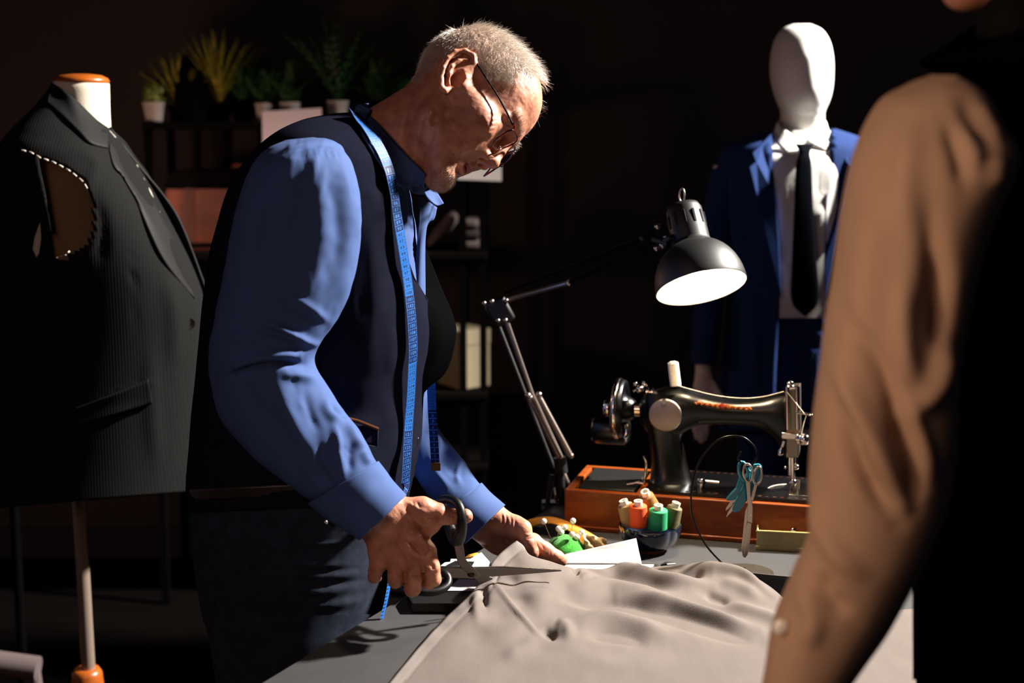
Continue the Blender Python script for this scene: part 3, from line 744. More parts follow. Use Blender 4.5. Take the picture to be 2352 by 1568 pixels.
# far leaf of the collar and the placket hanging open
V_, F_ = sheet([spts([(974, 442, 2.14), (990, 436, 2.16), (1000, 437, 2.17)]), spts([(982, 456, 2.12), (998, 458, 2.14), (1012, 456, 2.15)]), spts([(988, 462, 2.11), (1004, 472, 2.13), (1019, 467, 2.14)])], 16, 12)
link('collar', np_mesh('collar_far', V_, F_), m_shirt, shirt, solid=.002)
V_, F_ = sheet([spts([(962, 448, 2.10), (962, 500, 2.085), (958, 560, 2.075), (950, 690, 2.07)]), spts([(982, 462, 2.10), (978, 505, 2.09), (970, 560, 2.08), (965, 690, 2.075)]), spts([(1003, 476, 2.12), (996, 503, 2.12), (977, 530, 2.11), (976, 690, 2.10)])], 40, 14, [([(985, 465), (980, 510), (970, 560)], 4, .002)])
link('placket', np_mesh('placket', V_, F_), m_shirt, shirt, solid=.002)

# ---- near sleeve
sl_st = [(655, 322, 752, 312, 1.99, .05), (618, 342, 790, 335, 1.965, .08), (585, 378, 815, 378, 1.95, .092), (557, 440, 829, 440, 1.94, .094), (535, 530, 829, 530, 1.935, .09), (517, 630, 812, 640, 1.93, .086),
         (499, 720, 778, 722, 1.925, .082), (483, 795, 738, 786, 1.92, .078), (486, 872, 722, 830, 1.92, .076), (516, 965, 746, 880, 1.92, .07), (580, 1040, 788, 945, 1.915, .064),
         (650, 1098, 830, 1003, 1.91, .058), (716, 1150, 862, 1060, 1.905, .052), (788, 1205, 898, 1108, 1.90, .046), (830, 1233, 927, 1140, 1.90, .044)]
gath = [([(x, y), (x + dx, y + 26)], 3.2, -.0014) for x, y, dx in ((690, 342, 0), (703, 341, 1), (716, 340, 2), (729, 340, 3), (742, 341, 5), (756, 343, 7), (770, 346, 9), (784, 352, 10), (797, 362, 10))]
sl_strokes = gath + [
    ([(548, 456), (580, 402), (640, 358), (705, 338), (770, 336), (806, 360), (826, 400), (833, 450)], 3, -.0025, .05), ([(560, 440), (600, 388), (660, 346), (720, 328), (780, 328)], 6, .0022, .1),
    ([(775, 365), (800, 440), (806, 540), (795, 620)], 16.9, 0.0036), ([(745, 370), (770, 470), (776, 560), (760, 660)], 14.3, -0.003), ([(720, 365), (735, 460), (738, 560), (715, 680)], 18.2, 0.0033), ([(690, 365), (690, 450), (680, 540), (650, 650)], 15.6, -0.0027),
    ([(660, 370), (645, 470), (625, 580), (598, 690)], 20.8, 0.003), ([(620, 400), (595, 500), (575, 600), (560, 700)], 18.2, -0.0024), ([(580, 440), (560, 540), (545, 650), (525, 750)], 18.2, 0.0024),
    ([(830, 440), (818, 500), (822, 560)], 10.4, 0.0024), ([(800, 480), (800, 600), (775, 720)], 15.6, 0.0018), ([(690, 560), (700, 640), (690, 720)], 13, 0.0021), ([(735, 560), (752, 640), (735, 740)], 16.9, -0.0018),
    ([(588, 728), (640, 752), (690, 778), (738, 796)], 9, .0085), ([(606, 758), (650, 772), (700, 788)], 8, -.0080), ([(600, 700), (660, 700), (740, 740)], 11, -.0045), ([(640, 670), (700, 700), (760, 745)], 10, .0045),
    ([(525, 850), (570, 826), (640, 812), (700, 816)], 11, .0080, .2), ([(518, 868), (565, 846), (640, 834), (704, 838)], 7, -.0100, .15), ([(500, 790), (560, 770), (620, 780)], 12, .004),
    ([(640, 858), (690, 862), (735, 872)], 12, .0060), ([(630, 850), (655, 930), (690, 1000), (735, 1060)], 18, .0065), ([(560, 880), (600, 950), (650, 1010), (720, 1090)], 20, -.0045), ([(700, 890), (712, 950), (735, 1000)], 11, -.0040),
    ([(745, 905), (752, 945), (790, 975)], 10, .0055), ([(730, 1010), (742, 1050), (775, 1115)], 11, -.0055), ([(762, 960), (775, 1010), (782, 1060), (790, 1100)], 9, .0065), ([(792, 962), (815, 1008), (838, 1038)], 8, .0065), ([(808, 1008), (806, 1050), (802, 1090)], 9, -.0045),
    ([(828, 1030), (840, 1055), (852, 1068)], 7, .0045), ([(760, 935), (800, 960)], 7, -.005), ([(700, 1040), (740, 1085), (780, 1125)], 9, .004), ([(640, 1000), (700, 1070), (760, 1150)], 12, .0035)]
_r = random.Random(5)
for _k in range(60):
    t_ = _r.random(); row = catmull(sl_st, 100)[int(6 + t_ * 88)]; u_ = _r.uniform(.2, .95)
    cx_, cy_ = row[0] + (row[2] - row[0]) * u_, row[1] + (row[3] - row[1]) * u_; nx_ = catmull(sl_st, 100)[min(99, int(6 + t_ * 88) + 8)]; ax_ = math.atan2((nx_[1] + nx_[3] - row[1] - row[3]), (nx_[0] + nx_[2] - row[0] - row[2])) + _r.uniform(-.45, .45)
    L_ = _r.uniform(18, 55); bd_ = _r.uniform(-.15, .15); w_ = _r.uniform(3.5, 8)
    sl_strokes.append(([(cx_ - L_ * math.cos(ax_ - bd_), cy_ - L_ * math.sin(ax_ - bd_)), (cx_, cy_), (cx_ + L_ * math.cos(ax_ + bd_), cy_ + L_ * math.sin(ax_ + bd_))], w_, _r.choice((-1, 1)) * w_ * .00018))
SL = outline_loft(sl_st, 260, 120, 2.15, sl_strokes, ((14., .0030, 2), (34., .0013, 5), (80., .0005, 4)))
link('sleeve', loft_mesh('sleeve', SL), m_shirt, shirt)
def cuff(st, strokes, t=.0016):
    VF = outline_loft(st, 40, 80, 2.1, strokes, ((40., .0006, 8),)); N = outward(VF)
    V = VF[0] + N * .0016
    me = loft_mesh('cuff', (V,) + VF[1:], caps=False); o = link('cuff', me, m_shirt, shirt, solid=.0022); return o
cuff([(776, 1148, 858, 1058, 1.902, .052) and (712, 1152, 864, 1062, 1.905, .053), (750, 1182, 882, 1086, 1.902, .050), (788, 1206, 899, 1109, 1.90, .047), (831, 1235, 929, 1141, 1.90, .046)],
     [([(716, 1150), (790, 1120), (862, 1062)], 4, -.0015, .05), ([(822, 1228), (880, 1190), (921, 1137)], 2, -.0008, .05), ([(770, 1160), (820, 1150), (870, 1100)], 18, .003)])
# ---- far sleeve
fs = [(720, 352, 820, 345, 2.27, .05), (712, 420, 845, 410, 2.33, .075), (735, 560, 880, 545, 2.36, .078), (800, 730, 935, 705, 2.36, .072), (872, 860, 982, 838, 2.345, .066), (905, 980, 998, 962, 2.33, .06), (935, 1060, 1035, 1022, 2.30, .056), (980, 1130, 1084, 1086, 2.20, .052), (1016, 1178, 1106, 1116, 2.155, .050), (1070, 1243, 1155, 1163, 2.125, .042)]
fstr = [([(1000, 985), (1010, 1030), (1000, 1070)], 7, .005), ([(1020, 1020), (1045, 1050), (1085, 1090)], 8, .006), ([(1010, 1050), (1040, 1080), (1070, 1105)], 10, -.003), ([(985, 1030), (1000, 1080), (1040, 1130)], 8, .004), ([(1060, 1060), (1050, 1090), (1058, 1115)], 6, .004), ([(990, 960), (985, 1000)], 8, .004)]
link('sleeve', loft_mesh('sleeve_far', outline_loft(fs, 200, 80, 2.1, fstr, ((26., .0018, 6),))), m_shirt, shirt)
cuff([(1010, 1172, 1102, 1112, 2.158, .052), (1038, 1204, 1128, 1138, 2.14, .050), (1072, 1245, 1157, 1163, 2.122, .048)], [([(1012, 1172), (1060, 1150), (1103, 1112)], 3, -.0012, .05)])

# ---- vest
arm_hole = [(520, 520), (548, 440), (590, 375), (650, 322), (720, 306), (790, 322), (828, 380), (842, 450), (838, 540), (822, 640), (770, 760), (700, 830), (540, 800)]
vV = tV + tN * .0035
vQ = proj(vV); ey = np.array([p[1] for p in front_edge], float); ex = np.array([p[0] for p in front_edge], float)
edge_x = np.interp(vQ[:, 1], ey, ex)
ov = vQ[:, 0] - edge_x; mvn = near & (ov > 0); vV[mvn] -= (ov[mvn] * ((vV[mvn] - nCAM) @ nFW) / F)[:, None] * nRT
keep = np.where(near, ov < 16, vQ[:, 0] < edge_x - 40) & ~(near & inpoly(vQ, [(600, 360), (660, 335), (740, 330), (800, 400), (800, 560), (700, 700), (600, 640)]))
vest_strokes = [([(878, 640), (895, 760), (905, 900)], 10, .003), ([(850, 480), (858, 580), (862, 700), (850, 850)], 12, .003), ([(838, 560), (832, 700), (812, 840), (806, 960)], 4, -.0018, .1), ([(900, 560), (910, 640), (928, 720)], 10, -.002),
    ([(760, 960), (830, 968), (868, 984)], 3, .0015, .05), ([(866, 986), (864, 1024)], 3, -.0014, 0), ([(800, 1010), (862, 1024)], 3, -.0014, 0), ([(880, 900), (900, 980), (905, 1080)], 12, .003), ([(960, 700), (985, 790), (975, 850)], 14, .003), ([(840, 420), (870, 480), (885, 560)], 10, .002)]
vV = sculpt(vV, tN, vest_strokes, ((18., .0012, 12),))
vest = link('vest', loft_sub((vV, tF, tnu, tnv), keep, 'vest'), m_vest, man, solid=.003)
# far front panel, hanging open
V_, F_ = sheet([spts([(950, 505, 2.20), (925, 600, 2.12), (945, 700, 2.07), (955, 800, 2.06), (935, 870, 2.06), (925, 960, 2.08), (920, 1060, 2.10)]), spts([(970, 560, 2.17), (965, 640, 2.12), (1000, 720, 2.09), (1005, 790, 2.08), (980, 860, 2.08), (950, 930, 2.09), (940, 1050, 2.11)]),
     spts([(974, 562, 2.17), (1006, 645, 2.14), (1040, 728, 2.12), (1046, 775, 2.11), (1024, 852, 2.11), (970, 905, 2.10), (964, 1000, 2.11)])], 60, 24)
link('front_panel', np_mesh('front_panel', V_, F_), m_lining, vest, solid=.003)
edge3 = [W(x, y, 2.03 - .0 * i) for i, (x, y) in enumerate(front_edge[3:])]
# edge piping that follows the cut of the near panel
def on_torso(px, py, off=.004):
    d2 = ((vQ - np.array((px, py))) ** 2).sum(1) + np.where(near, 0, 1e6); i = int(d2.argmin()); return Vector(tV[i] + tN[i] * off), Vector(tN[i])
def pq(px, py, off=.006):                              # on the near torso surface, exactly under a photo point
    p, n = on_torso(px, py, off); d = ray(px, py); t = (p - CAM).dot(n) / max(abs(d.dot(n)), .15) * (1 if d.dot(n) > 0 else -1)
    t2 = (p - CAM).dot(FW); q = CAM + d * t2
    return q, n
MB().tube([pq(x, y, .008)[0] for x, y in resample(front_edge[2:-1], 60)], .0022, 6).build('edge_piping', m_vest, vest)
def button(px, py, off, parent, r=.0075, tilt=None, m=None):
    p, n = pq(px, py, off); nn = (n + (tilt or Vector((0, 0, 0)))).normalized()
    return MB().lathe([(0, -.002), (r * .9, -.002), (r, .0), (r * .85, .0016), (r * .6, .0008), (0, .0008)], Matrix.Translation(p) @ nn.to_track_quat('Z', 'Y').to_matrix().to_4x4(), 20).build('button', m or m_btn, parent)
button(990, 717, .013, vest, .009); button(976, 811, .013, vest); button(959, 1012, .013, vest)
fl = [pq(x, y, .0125)[0] for x, y in ((768, 958), (868, 985), (865, 1026), (770, 1010))]
V_, F_ = sheet([[fl[0], fl[1]], [fl[3], fl[2]]], 14, 6); link('pocket_welt', np_mesh('pocket_welt', V_, F_), m_vest, vest, solid=.003)
MB().tube([pq(x, y, .016)[0] for x, y in ((770, 955), (820, 966), (868, 985))], .0026, 8).build('pocket_trim', mat('brown_trim', (.26, .15, .09), .95, spec=.05), vest)
MB().tube([pq(x, y, .0145)[0] for x, y in ((868, 987), (866, 1026), (815, 1018), (775, 1010))], .0013, 6).build('pocket_edge', mat('navy_edge', (.16, .16, .20), .95, spec=0.), vest)

# ---- jeans, belt, shoes
js = [(446, 1110, 938, 1085, 2.12, .168), (448, 1180, 925, 1160, 2.12, .166), (452, 1260, 905, 1260, 2.12, .165), (462, 1345, 893, 1335, 2.12, .165), (478, 1430, 880, 1420, 2.12, .16)]
jst = [([(560, 1245), (640, 1252), (735, 1250), (790, 1243)], 3, .0022, .1), ([(640, 1265), (720, 1262), (780, 1258)], 4, -.002), ([(660, 1290), (720, 1300), (790, 1296)], 6, .003), ([(650, 1318), (740, 1322), (840, 1318)], 7, .003), ([(645, 1305), (740, 1311), (820, 1305)], 5, -.003), ([(660, 1350), (740, 1360), (830, 1345)], 7, .0035), ([(660, 1338), (740, 1342), (830, 1332)], 5, -.003), ([(690, 1385), (760, 1390), (840, 1372)], 7, .0035), ([(680, 1372), (760, 1375)], 5, -.003),
       ([(690, 1415), (740, 1425), (800, 1415)], 6, .003), ([(740, 1200), (736, 1240)], 2, -.0015, 0), ([(680, 1195), (740, 1203)], 2.5, .0016, 0), ([(793, 1210), (795, 1236), (786, 1246)], 2, .0016, .1), ([(750, 1250), (748, 1350), (742, 1450)], 2.5, -.0014, .05)]
jst = [(a[0], a[1] * 1.5, a[2] * .6) + tuple(a[3:]) for a in jst]
JN = outline_loft(js, 110, 150, 2.3, jst, ((30., .0012, 14),))
def leg(st): return outline_loft(st, 60, 56, 2.1, (), ((12., .004, 15), (40., .001, 3)))
L1 = leg([(478, 1420, 862, 1410, 2.06, .10), (500, 1560, 830, 1540, 2.05, .095), (520, 1760, 770, 1750, 2.05, .08), (545, 2020, 735, 2015, 2.05, .066), (560, 2330, 720, 2320, 2.05, .062), (556, 2395, 724, 2390, 2.05, .062)])
L2 = leg([(520, 1420, 885, 1400, 2.22, .09), (545, 1540, 845, 1520, 2.23, .088), (560, 1700, 790, 1690, 2.24, .078), (580, 1930, 760, 1925, 2.25, .066), (590, 2200, 745, 2195, 2.25, .062), (590, 2262, 748, 2258, 2.25, .062)])
VA = []; FA = []; n_ = 0
mj = bpy.data.meshes.new('jeans'); vs = []; fs_ = []
for VF in (JN, L1, L2):
    V, Fq, nu, nv = VF; o_ = len(vs); vs += [tuple(v) for v in V]; fs_ += [tuple(int(i) + o_ for i in q) for q in Fq] + [tuple(o_ + i for i in range(nv)), tuple(o_ + (nu - 1) * nv + j for j in range(nv))]
mj.from_pydata(vs, [], fs_); mj.update(); fix_normals(mj)
jeans = link('jeans', mj, m_denim, man)
jN = outward(JN)
bt = [tuple(W(x, y, 2.12)) for x, y in ()]
bl = outline_loft([(443, 1122, 936, 1098, 2.12, .172), (444, 1150, 930, 1130, 2.12, .172)], 6, 96, 2.3)
link('belt', loft_mesh('belt', bl, caps=False), m_belt, man, solid=.004)
MB().sphere(W(748, 1199, 1.952), .0035, 10).build('rivet', m_metal, jeans)
for s_, (px, Y) in enumerate(((640, 2.05), (668, 2.25))):
    c = T(px, 0, 0) if False else W(px, 1500, Y); x0 = c.x
    MB().sphere((x0 + .06, Y, .045), (.15, .05, .05), 20).sphere((x0 - .04, Y, .07), (.07, .045, .065), 16).build('shoe', m_lining, man)
    MB().box((x0 - .11, Y - .05, .0), (x0 + .21, Y + .05, .02)).build('shoe_sole', m_blk, man, bevel=.01)
# body under the clothes: arms and trunk, so the figure is whole
for st in ([(790, 262, 860, 262, 2.12, .06), (640, 380, 930, 440, 2.12, .15), (530, 700, 955, 720, 2.12, .14), (510, 1000, 930, 960, 2.12, .13), (510, 1300, 860, 1300, 2.12, .13)],
           [(670, 370, 790, 370, 1.98, .05), (580, 560, 790, 560, 1.94, .055), (540, 790, 690, 780, 1.92, .05), (600, 985, 745, 930, 1.915, .045), (720, 1125, 835, 1040, 1.905, .038), (850, 1212, 918, 1146, 1.90, .032)],
           [(745, 400, 815, 400, 2.31, .045), (790, 620, 870, 610, 2.36, .05), (895, 880, 955, 870, 2.34, .042), (945, 1045, 1005, 1022, 2.30, .034), (1030, 1165, 1088, 1126, 2.18, .03), (1082, 1230, 1146, 1168, 2.125, .03)]):
    V, Fq, nu, nv = outline_loft(st, 40, 32, 2.1); body_parts.append((V, Fq, None, None))
me = None
def build_body():
    V, Fq = join_arrays([(b[0], b[1]) for b in body_parts]); me = np_mesh('body', V, Fq)
    for nm, i in (('scalp', 2), ('lip', 3)):
        a = me.attributes.new(nm, 'FLOAT', 'POINT'); a.data.foreach_set('value', np.concatenate([np.asarray(b[i], float) if b[i] is not None else np.zeros(len(b[0])) for b in body_parts]).astype(np.float32))
    fix_normals(me)
    return link('body', me, m_skin, man)
build_body()
# ================================================================== work table and what lies on it
m_top = mat('grey_laminate', (.195, .19, .195), .62, var=.15, vscale=25, bump=.08, bscale=400)
m_edge = mat('table_edge', (.16, .15, .15), .6)
m_fab = mat('taupe_jersey', (.395, .362, .345), .95, var=.10, vscale=45, bump=.22, bscale=1100, stretch=(1, .25, 1), spec=.15)
m_blackcloth = mat('black_cloth', (.025, .022, .022), .95, spec=.0)
m_paper = mat('white_paper', (.86, .83, .81), .55)
m_bkcard = mat('black_card', (.03, .03, .03), .45)
E1, E2 = T(598, 1568), T(931, 1366)
tv = (E2 - E1); tv.z = 0; tv.normalize(); tu = Vector((tv.y, -tv.x, 0))     # along the left edge / to the right
tc = E1 + tv * 1.08                                                           # far left corner
def TP(a, b, z=0.): return Vector((tc.x, tc.y, 0)) + tu * a - tv * b + Vector((0, 0, z))
tbl = thing('work_table', 'grey-topped cutting table under the taupe cloth and sewing machine', 'table', TP(.5, .7, 0))
tl, th = 1.55, .035
tw = (T(2128, 1568) - Vector((tc.x, tc.y, TZ))).dot(tu)
def slab(a0, a1, b0, b1, z0, z1): 
    M = Matrix((( tu.x, -tv.x, 0, tc.x), (tu.y, -tv.y, 0, tc.y), (0, 0, 1, 0), (0, 0, 0, 1)))
    return MB().box((a0, b0, z0), (a1, b1, z1), M)
slab(0, tw, 0, tl, TZ - th, TZ).build('tabletop', m_top, tbl, bevel=.003)
for a, b in ((.08, .06), (tw - .12, .06), (.08, tl - .12), (tw - .12, tl - .12)):
    slab(a, a + .06, b, b + .06, 0, TZ - th).build('leg', m_edge, tbl, bevel=.004)
slab(.08, tw - .06, .07, .1, TZ - .13, TZ - th).build('apron', m_edge, tbl); slab(.08, tw - .06, tl - .1, tl - .07, TZ - .13, TZ - th).build('apron', m_edge, tbl)

# ---- the taupe cloth: lies on the table, lifted to a peak by the left hand
HGT = np.array([(1185, 1243, .092), (1200, 1256, .083), (1215, 1275, .071), (1228, 1281, .064), (1260, 1290, .052), (1300, 1302, .040), (1330, 1303, .030), (1360, 1305, .022), (1420, 1306, .014), (1500, 1304, .011), (1560, 1300, .014), (1640, 1306, .012), (1700, 1316, .012), (1760, 1345, .010), (1820, 1388, .008), (1900, 1410, .006),
    (1150, 1270, .078), (1130, 1292, .068), (1112, 1330, .050), (1085, 1358, .038), (1060, 1385, .028), (1030, 1414, .018), (1000, 1442, .011), (950, 1500, .006), (895, 1568, .004), (820, 1660, .004), (740, 1760, .004),
    (1180, 1300, .058), (1180, 1340, .036), (1200, 1390, .021), (1240, 1330, .036), (1235, 1465, .008), (1150, 1420, .016), (1100, 1480, .009), (1300, 1350, .020), (1300, 1420, .010), (1400, 1360, .009), (1400, 1450, .006), (1600, 1400, .006),
    (1500, 1550, .004), (1200, 1600, .004), (1800, 1500, .004), (2000, 1500, .004), (1000, 1650, .004), (2100, 1800, .004), (1500, 1800, .004), (2100, 1420, .005)], float)
def cloth_h(Q):
    d2 = ((Q[:, None, :] - HGT[None, :, :2]) ** 2 * np.array((1., 1.6))).sum(2); w = np.exp(-np.sqrt(d2 + 40) / 26)
    return (w * HGT[None, :, 2]).sum(1) / w.sum(1)
folds = [([(1330, 1304), (1400, 1316), (1470, 1334), (1570, 1356)], 11, -0.009), ([(1360, 1302), (1440, 1308), (1530, 1330), (1640, 1345)], 9, 0.00975), ([(1300, 1350), (1380, 1345), (1480, 1360), (1560, 1385)], 15, 0.00675),
    ([(1543, 1309), (1580, 1314), (1625, 1322)], 7, -0.009), ([(1570, 1298), (1617, 1306), (1700, 1326), (1780, 1372)], 9, 0.012), ([(1640, 1330), (1700, 1350), (1760, 1385)], 12, 0.006), ([(1270, 1366), (1357, 1381), (1457, 1395), (1530, 1415)], 14, -0.01125),
    ([(1420, 1372), (1500, 1380), (1617, 1414), (1747, 1449)], 10, 0.01125), ([(1470, 1398), (1560, 1425), (1660, 1455), (1740, 1475)], 14, -0.009), ([(1612, 1360), (1640, 1372), (1680, 1385)], 9, -0.0075), ([(1660, 1385), (1740, 1410), (1830, 1440)], 11, 0.006),
    ([(1310, 1428), (1400, 1420), (1470, 1438), (1560, 1470)], 16, 0.0075), ([(1330, 1455), (1420, 1462), (1500, 1480)], 15, -0.006),
    ([(1133, 1337), (1180, 1395), (1242, 1467)], 5, .0032, .2), ([(1150, 1335), (1200, 1380), (1262, 1448)], 16, -.0014), ([(1116, 1336), (1112, 1368), (1118, 1400)], 8, -.0060), ([(1098, 1350), (1092, 1390), (1096, 1430)], 9, .004),
    ([(1256, 1452), (1268, 1458)], 9, -.0085, 0), ([(1272, 1430), (1300, 1444), (1310, 1475)], 14, .0060), ([(1150, 1520), (1220, 1480), (1250, 1470)], 18, .003), ([(1300, 1500), (1420, 1530), (1560, 1520)], 24, .003), ([(1312, 1306), (1332, 1316)], 6, -.008), ([(1330, 1330), (1360, 1322)], 8, .003)]
def cloth():
    left = catmull([(1187, 1242), (1168, 1256), (1148, 1273), (1130, 1293), (1114, 1327), (1085, 1358), (1058, 1386), (1028, 1415), (1000, 1443), (950, 1500), (895, 1568), (800, 1690), (735, 1770)], 200); left = resample(left, 170)
    topc = resample(catmull([(1187, 1242), (1202, 1254), (1213, 1272), (1230, 1281), (1262, 1290), (1300, 1302), (1332, 1303), (1410, 1305), (1480, 1304), (1560, 1299), (1640, 1305), (1700, 1316), (1760, 1343), (1815, 1385), (1870, 1402), (1960, 1410), (2122, 1396)], 260), 230)
    bot = resample([(735, 1770), (2300, 1790)], 230); right = resample([(2122, 1396), (2180, 1560), (2300, 1790)], 170)
    s = np.linspace(0, 1, 230)[None, :, None]; t = np.linspace(0, 1, 170)[:, None, None]
    G = (1 - t) * topc[None] + t * bot[None] + (1 - s) * left[:, None] + s * right[:, None] - ((1 - s) * (1 - t) * topc[0] + s * (1 - t) * topc[-1] + (1 - s) * t * bot[0] + s * t * bot[-1])
    Q = G.reshape(-1, 2); h = cloth_h(Q); fz = stroke_field(Q, folds) * 1.25
    dl = np.abs(np.tile(np.arange(230)[None], (170, 1)).ravel())
    lst = resample(left, 90); dd = np.sqrt(((Q[:, None] - lst[None]) ** 2).sum(2)).min(1)
    h = h + .0011 * np.exp(-((dd - 26) / 2.2) ** 2) * (Q[:, 0] < 1240) * -1 + .0006 * np.exp(-(dd / 9) ** 2)
    h = np.maximum(h, .0022)
    D = nRT[None] * ((Q[:, :1] - 1176) / F) + nUP[None] * ((784 - Q[:, 1:2]) / F) + nFW[None]
    V = nCAM[None] + D * ((TZ + h - CAM.z) / D[:, 2])[:, None]
    V[:, 2] = np.maximum(V[:, 2] + fz, TZ + .0016)
    V[:, 2] += .0012 * noise3(V, 30., 3) * np.clip(h / .01, .3, 1)
    o = link('fabric_cloth', np_mesh('fabric_cloth', V, grid_faces(170, 230, False)), m_fab, None, solid=.0016)
    a = o.data.attributes.new('selvage', 'FLOAT', 'POINT'); a.data.foreach_set('value', ((dd < 25) & (Q[:, 0] < 1230) & (dl < 40)).astype(np.float32))
    tag(o, 'large taupe jersey cloth spread over the table, corner lifted by a hand', 'fabric')
    return V, Q
tint_by_attr(m_fab, 'selvage', (.44, .41, .395))
clV, clQ = cloth()
# holes punched along the selvage are tiny dark pricks
# ---- black cloth under the far edge of the taupe one
bq = catmull([(1590, 1318), (1640, 1309), (1720, 1317), (1800, 1325), (1900, 1331), (2000, 1336)], 40)
bn = catmull([(1600, 1345), (1660, 1360), (1740, 1400), (1800, 1440), (1900, 1470), (2000, 1480)], 40)
rows = [[tuple(T(q[0], q[1], TZ + .0045)) for q in bq], [tuple(T(q[0], q[1], TZ + .0025)) for q in (bq + bn) / 2], [tuple(T(q[0], q[1], TZ + .001)) for q in bn]]
V_, F_ = sheet(rows, 60, 10)
bc = link('lining_cloth', np_mesh('lining_cloth', V_, F_), m_blackcloth, None, solid=.0015)
tag(bc, 'black cloth with a stitched edge peeking from under the taupe cloth', 'fabric')
MB().tube([Vector(p) + Vector((0, 0, .0012)) for p in rows[0]], .0011, 6).build('stitched_edge', m_fab, bc)

# ---- scissors in the right hand
m_blade = mat('brushed_steel', (.42, .39, .37), .33, metal=1., bump=.15, bscale=300, stretch=(1, 12, 1))
m_grip = mat('black_grip', (.018, .018, .018), .45, spec=.3)
scis = thing('scissors', 'black-handled tailor scissors in the right hand, blades cutting the taupe cloth', 'scissors', W(1081, 1317, 1.95))
SY0, SY1 = 1.955, 2.030
def sw(x, y, off=0.):                                  # plane of the scissors, tilted away toward the tip
    Y = SY0 + (SY1 - SY0) * (x - 1010) / 280 + off; return W(x, y, Y)
def plate(poly, t, off=0.):
    a = [sw(x, y, off) for x, y in poly]; n = len(a); d = Vector((0, t, 0)); m = MB()
    return m.add(list(a) + [p + d for p in a], [tuple(range(n - 1, -1, -1)), tuple(range(n, 2 * n))] + [(i, (i + 1) % n, n + (i + 1) % n, n + i) for i in range(n)])
plate([(1000, 1303), (1030, 1300), (1088, 1302), (1165, 1300.5), (1249, 1305.5), (1288, 1308), (1291, 1310), (1288, 1312), (1199, 1319), (1120, 1325), (1095, 1329), (1040, 1327), (1008, 1330)], .0028, 0).build('blade', m_blade, scis, bevel=.0006, smooth=False)
plate([(1085, 1322), (1098, 1316), (1130, 1326), (1134, 1336), (1100, 1338)], .0028, .012).build('blade', m_blade, scis, bevel=.0006, smooth=False)
# bent shank to the upper loop
sh = [(1027, 1222), (1040, 1244), (1046, 1268), (1051, 1290), (1062, 1306), (1092, 1330)]; sr = [(1061, 1228), (1063, 1243), (1066, 1262), (1070, 1283), (1089, 1304), (1104, 1322)]
A_ = catmull(sh, 30); B_ = catmull(sr, 30); v_ = []; 
for (ax, ay), (bx, by) in zip(A_, B_): v_ += [sw(ax, ay, .002), sw(bx, by, -.004), sw(bx, by, -.0075), sw(ax, ay, -.0015)]
f_ = [(i * 4 + j, i * 4 + (j + 1) % 4, i * 4 + 4 + (j + 1) % 4, i * 4 + 4 + j) for i in range(29) for j in range(4)] + [(3, 2, 1, 0), (116, 117, 118, 119)]
MB().add(v_, f_).build('shank', m_blade, scis, bevel=.0006, smooth=False)
MB().lathe([(0, 0), (.0052, 0), (.0058, .0012), (.0035, .0026), (0, .003)], Matrix.Translation(sw(1082, 1316, -.001)) @ (-FW).to_track_quat('Z', 'Y').to_matrix().to_4x4(), 20).build('pivot_screw', mat('dark_steel', (.2, .17, .15), .35, metal=1.), scis)
# upper loop: a thick ring round the thumb, seen nearly edge-on
ul = [(1012, 1150, 1.935), (1028, 1146, 1.925), (1046, 1152, 1.91), (1058, 1170, 1.90), (1061, 1194, 1.895), (1059, 1218, 1.90), (1054, 1236, 1.915), (1046, 1240, 1.935), (1038, 1225, 1.96), (1030, 1200, 1.975), (1022, 1175, 1.972), (1014, 1158, 1.957)]
up_ = catmull([tuple(W(*q)) for q in ul], 60, closed=True); MB().tube(list(up_) + [up_[0], up_[1]], [.0064 + .0026 * max(0, math.cos(2 * PI * (i / 60 - .56))) for i in range(62)], 12, cap=False).build('upper_handle', m_grip, scis)
MB().tube([W(1044, 1215, 1.93), W(1048, 1232, 1.925), W(1051, 1247, 1.93)], [.0095, .0105, .006], 12, flat=.6).build('upper_handle', m_grip, scis)
ll = [(1022, 1318, 1.945), (1030, 1330, 1.94), (1026, 1345, 1.93), (1008, 1356, 1.92), (985, 1360, 1.915), (960, 1358, 1.915), (935, 1350, 1.93), (925, 1336, 1.955), (940, 1322, 1.97), (970, 1314, 1.965), (1000, 1312, 1.955)]
lp_ = catmull([tuple(W(*q)) for q in ll], 60, closed=True); MB().tube(list(lp_) + [lp_[0], lp_[1]], .0058, 12, cap=False).build('lower_handle', m_grip, scis)

# ---- papers
def flat_sheet(name, poly, z, m, label, cat, t=.0008, **kw):
    a = [T(x, y, z) for x, y in poly]; n = len(a); m_ = MB().add(a + [p + Vector((0, 0, -t)) for p in a], [tuple(range(n)), tuple(range(2 * n - 1, n - 1, -1))] + [(i, n + i, n + (i + 1) % n, (i + 1) % n) for i in range(n)])
    o = m_.build(name, m, None, smooth=False, **kw); return tag(o, label, cat)
cb = flat_sheet('clipboard', [(935, 1366), (1000, 1300), (1140, 1292), (1130, 1380), (1080, 1384), (946, 1384)], TZ + .016, m_bkcard, 'black clipboard lying under the cutting hand at the table edge', 'clipboard', t=.0155, bevel=.002)
o = flat_sheet('paper_sheet', [(1024, 1356), (1054, 1329), (1110, 1331), (1105, 1356)], TZ + .0176, m_paper, 'white paper sheet on the black clipboard below the scissor pivot', 'paper')
o = flat_sheet('paper_sheet', [(1012, 1299), (1022, 1291), (1034, 1290), (1036, 1283), (1080, 1284), (1105, 1268), (1125, 1290), (1120, 1306)], TZ + .0182, m_paper, 'white paper pages behind the scissor shank', 'paper')
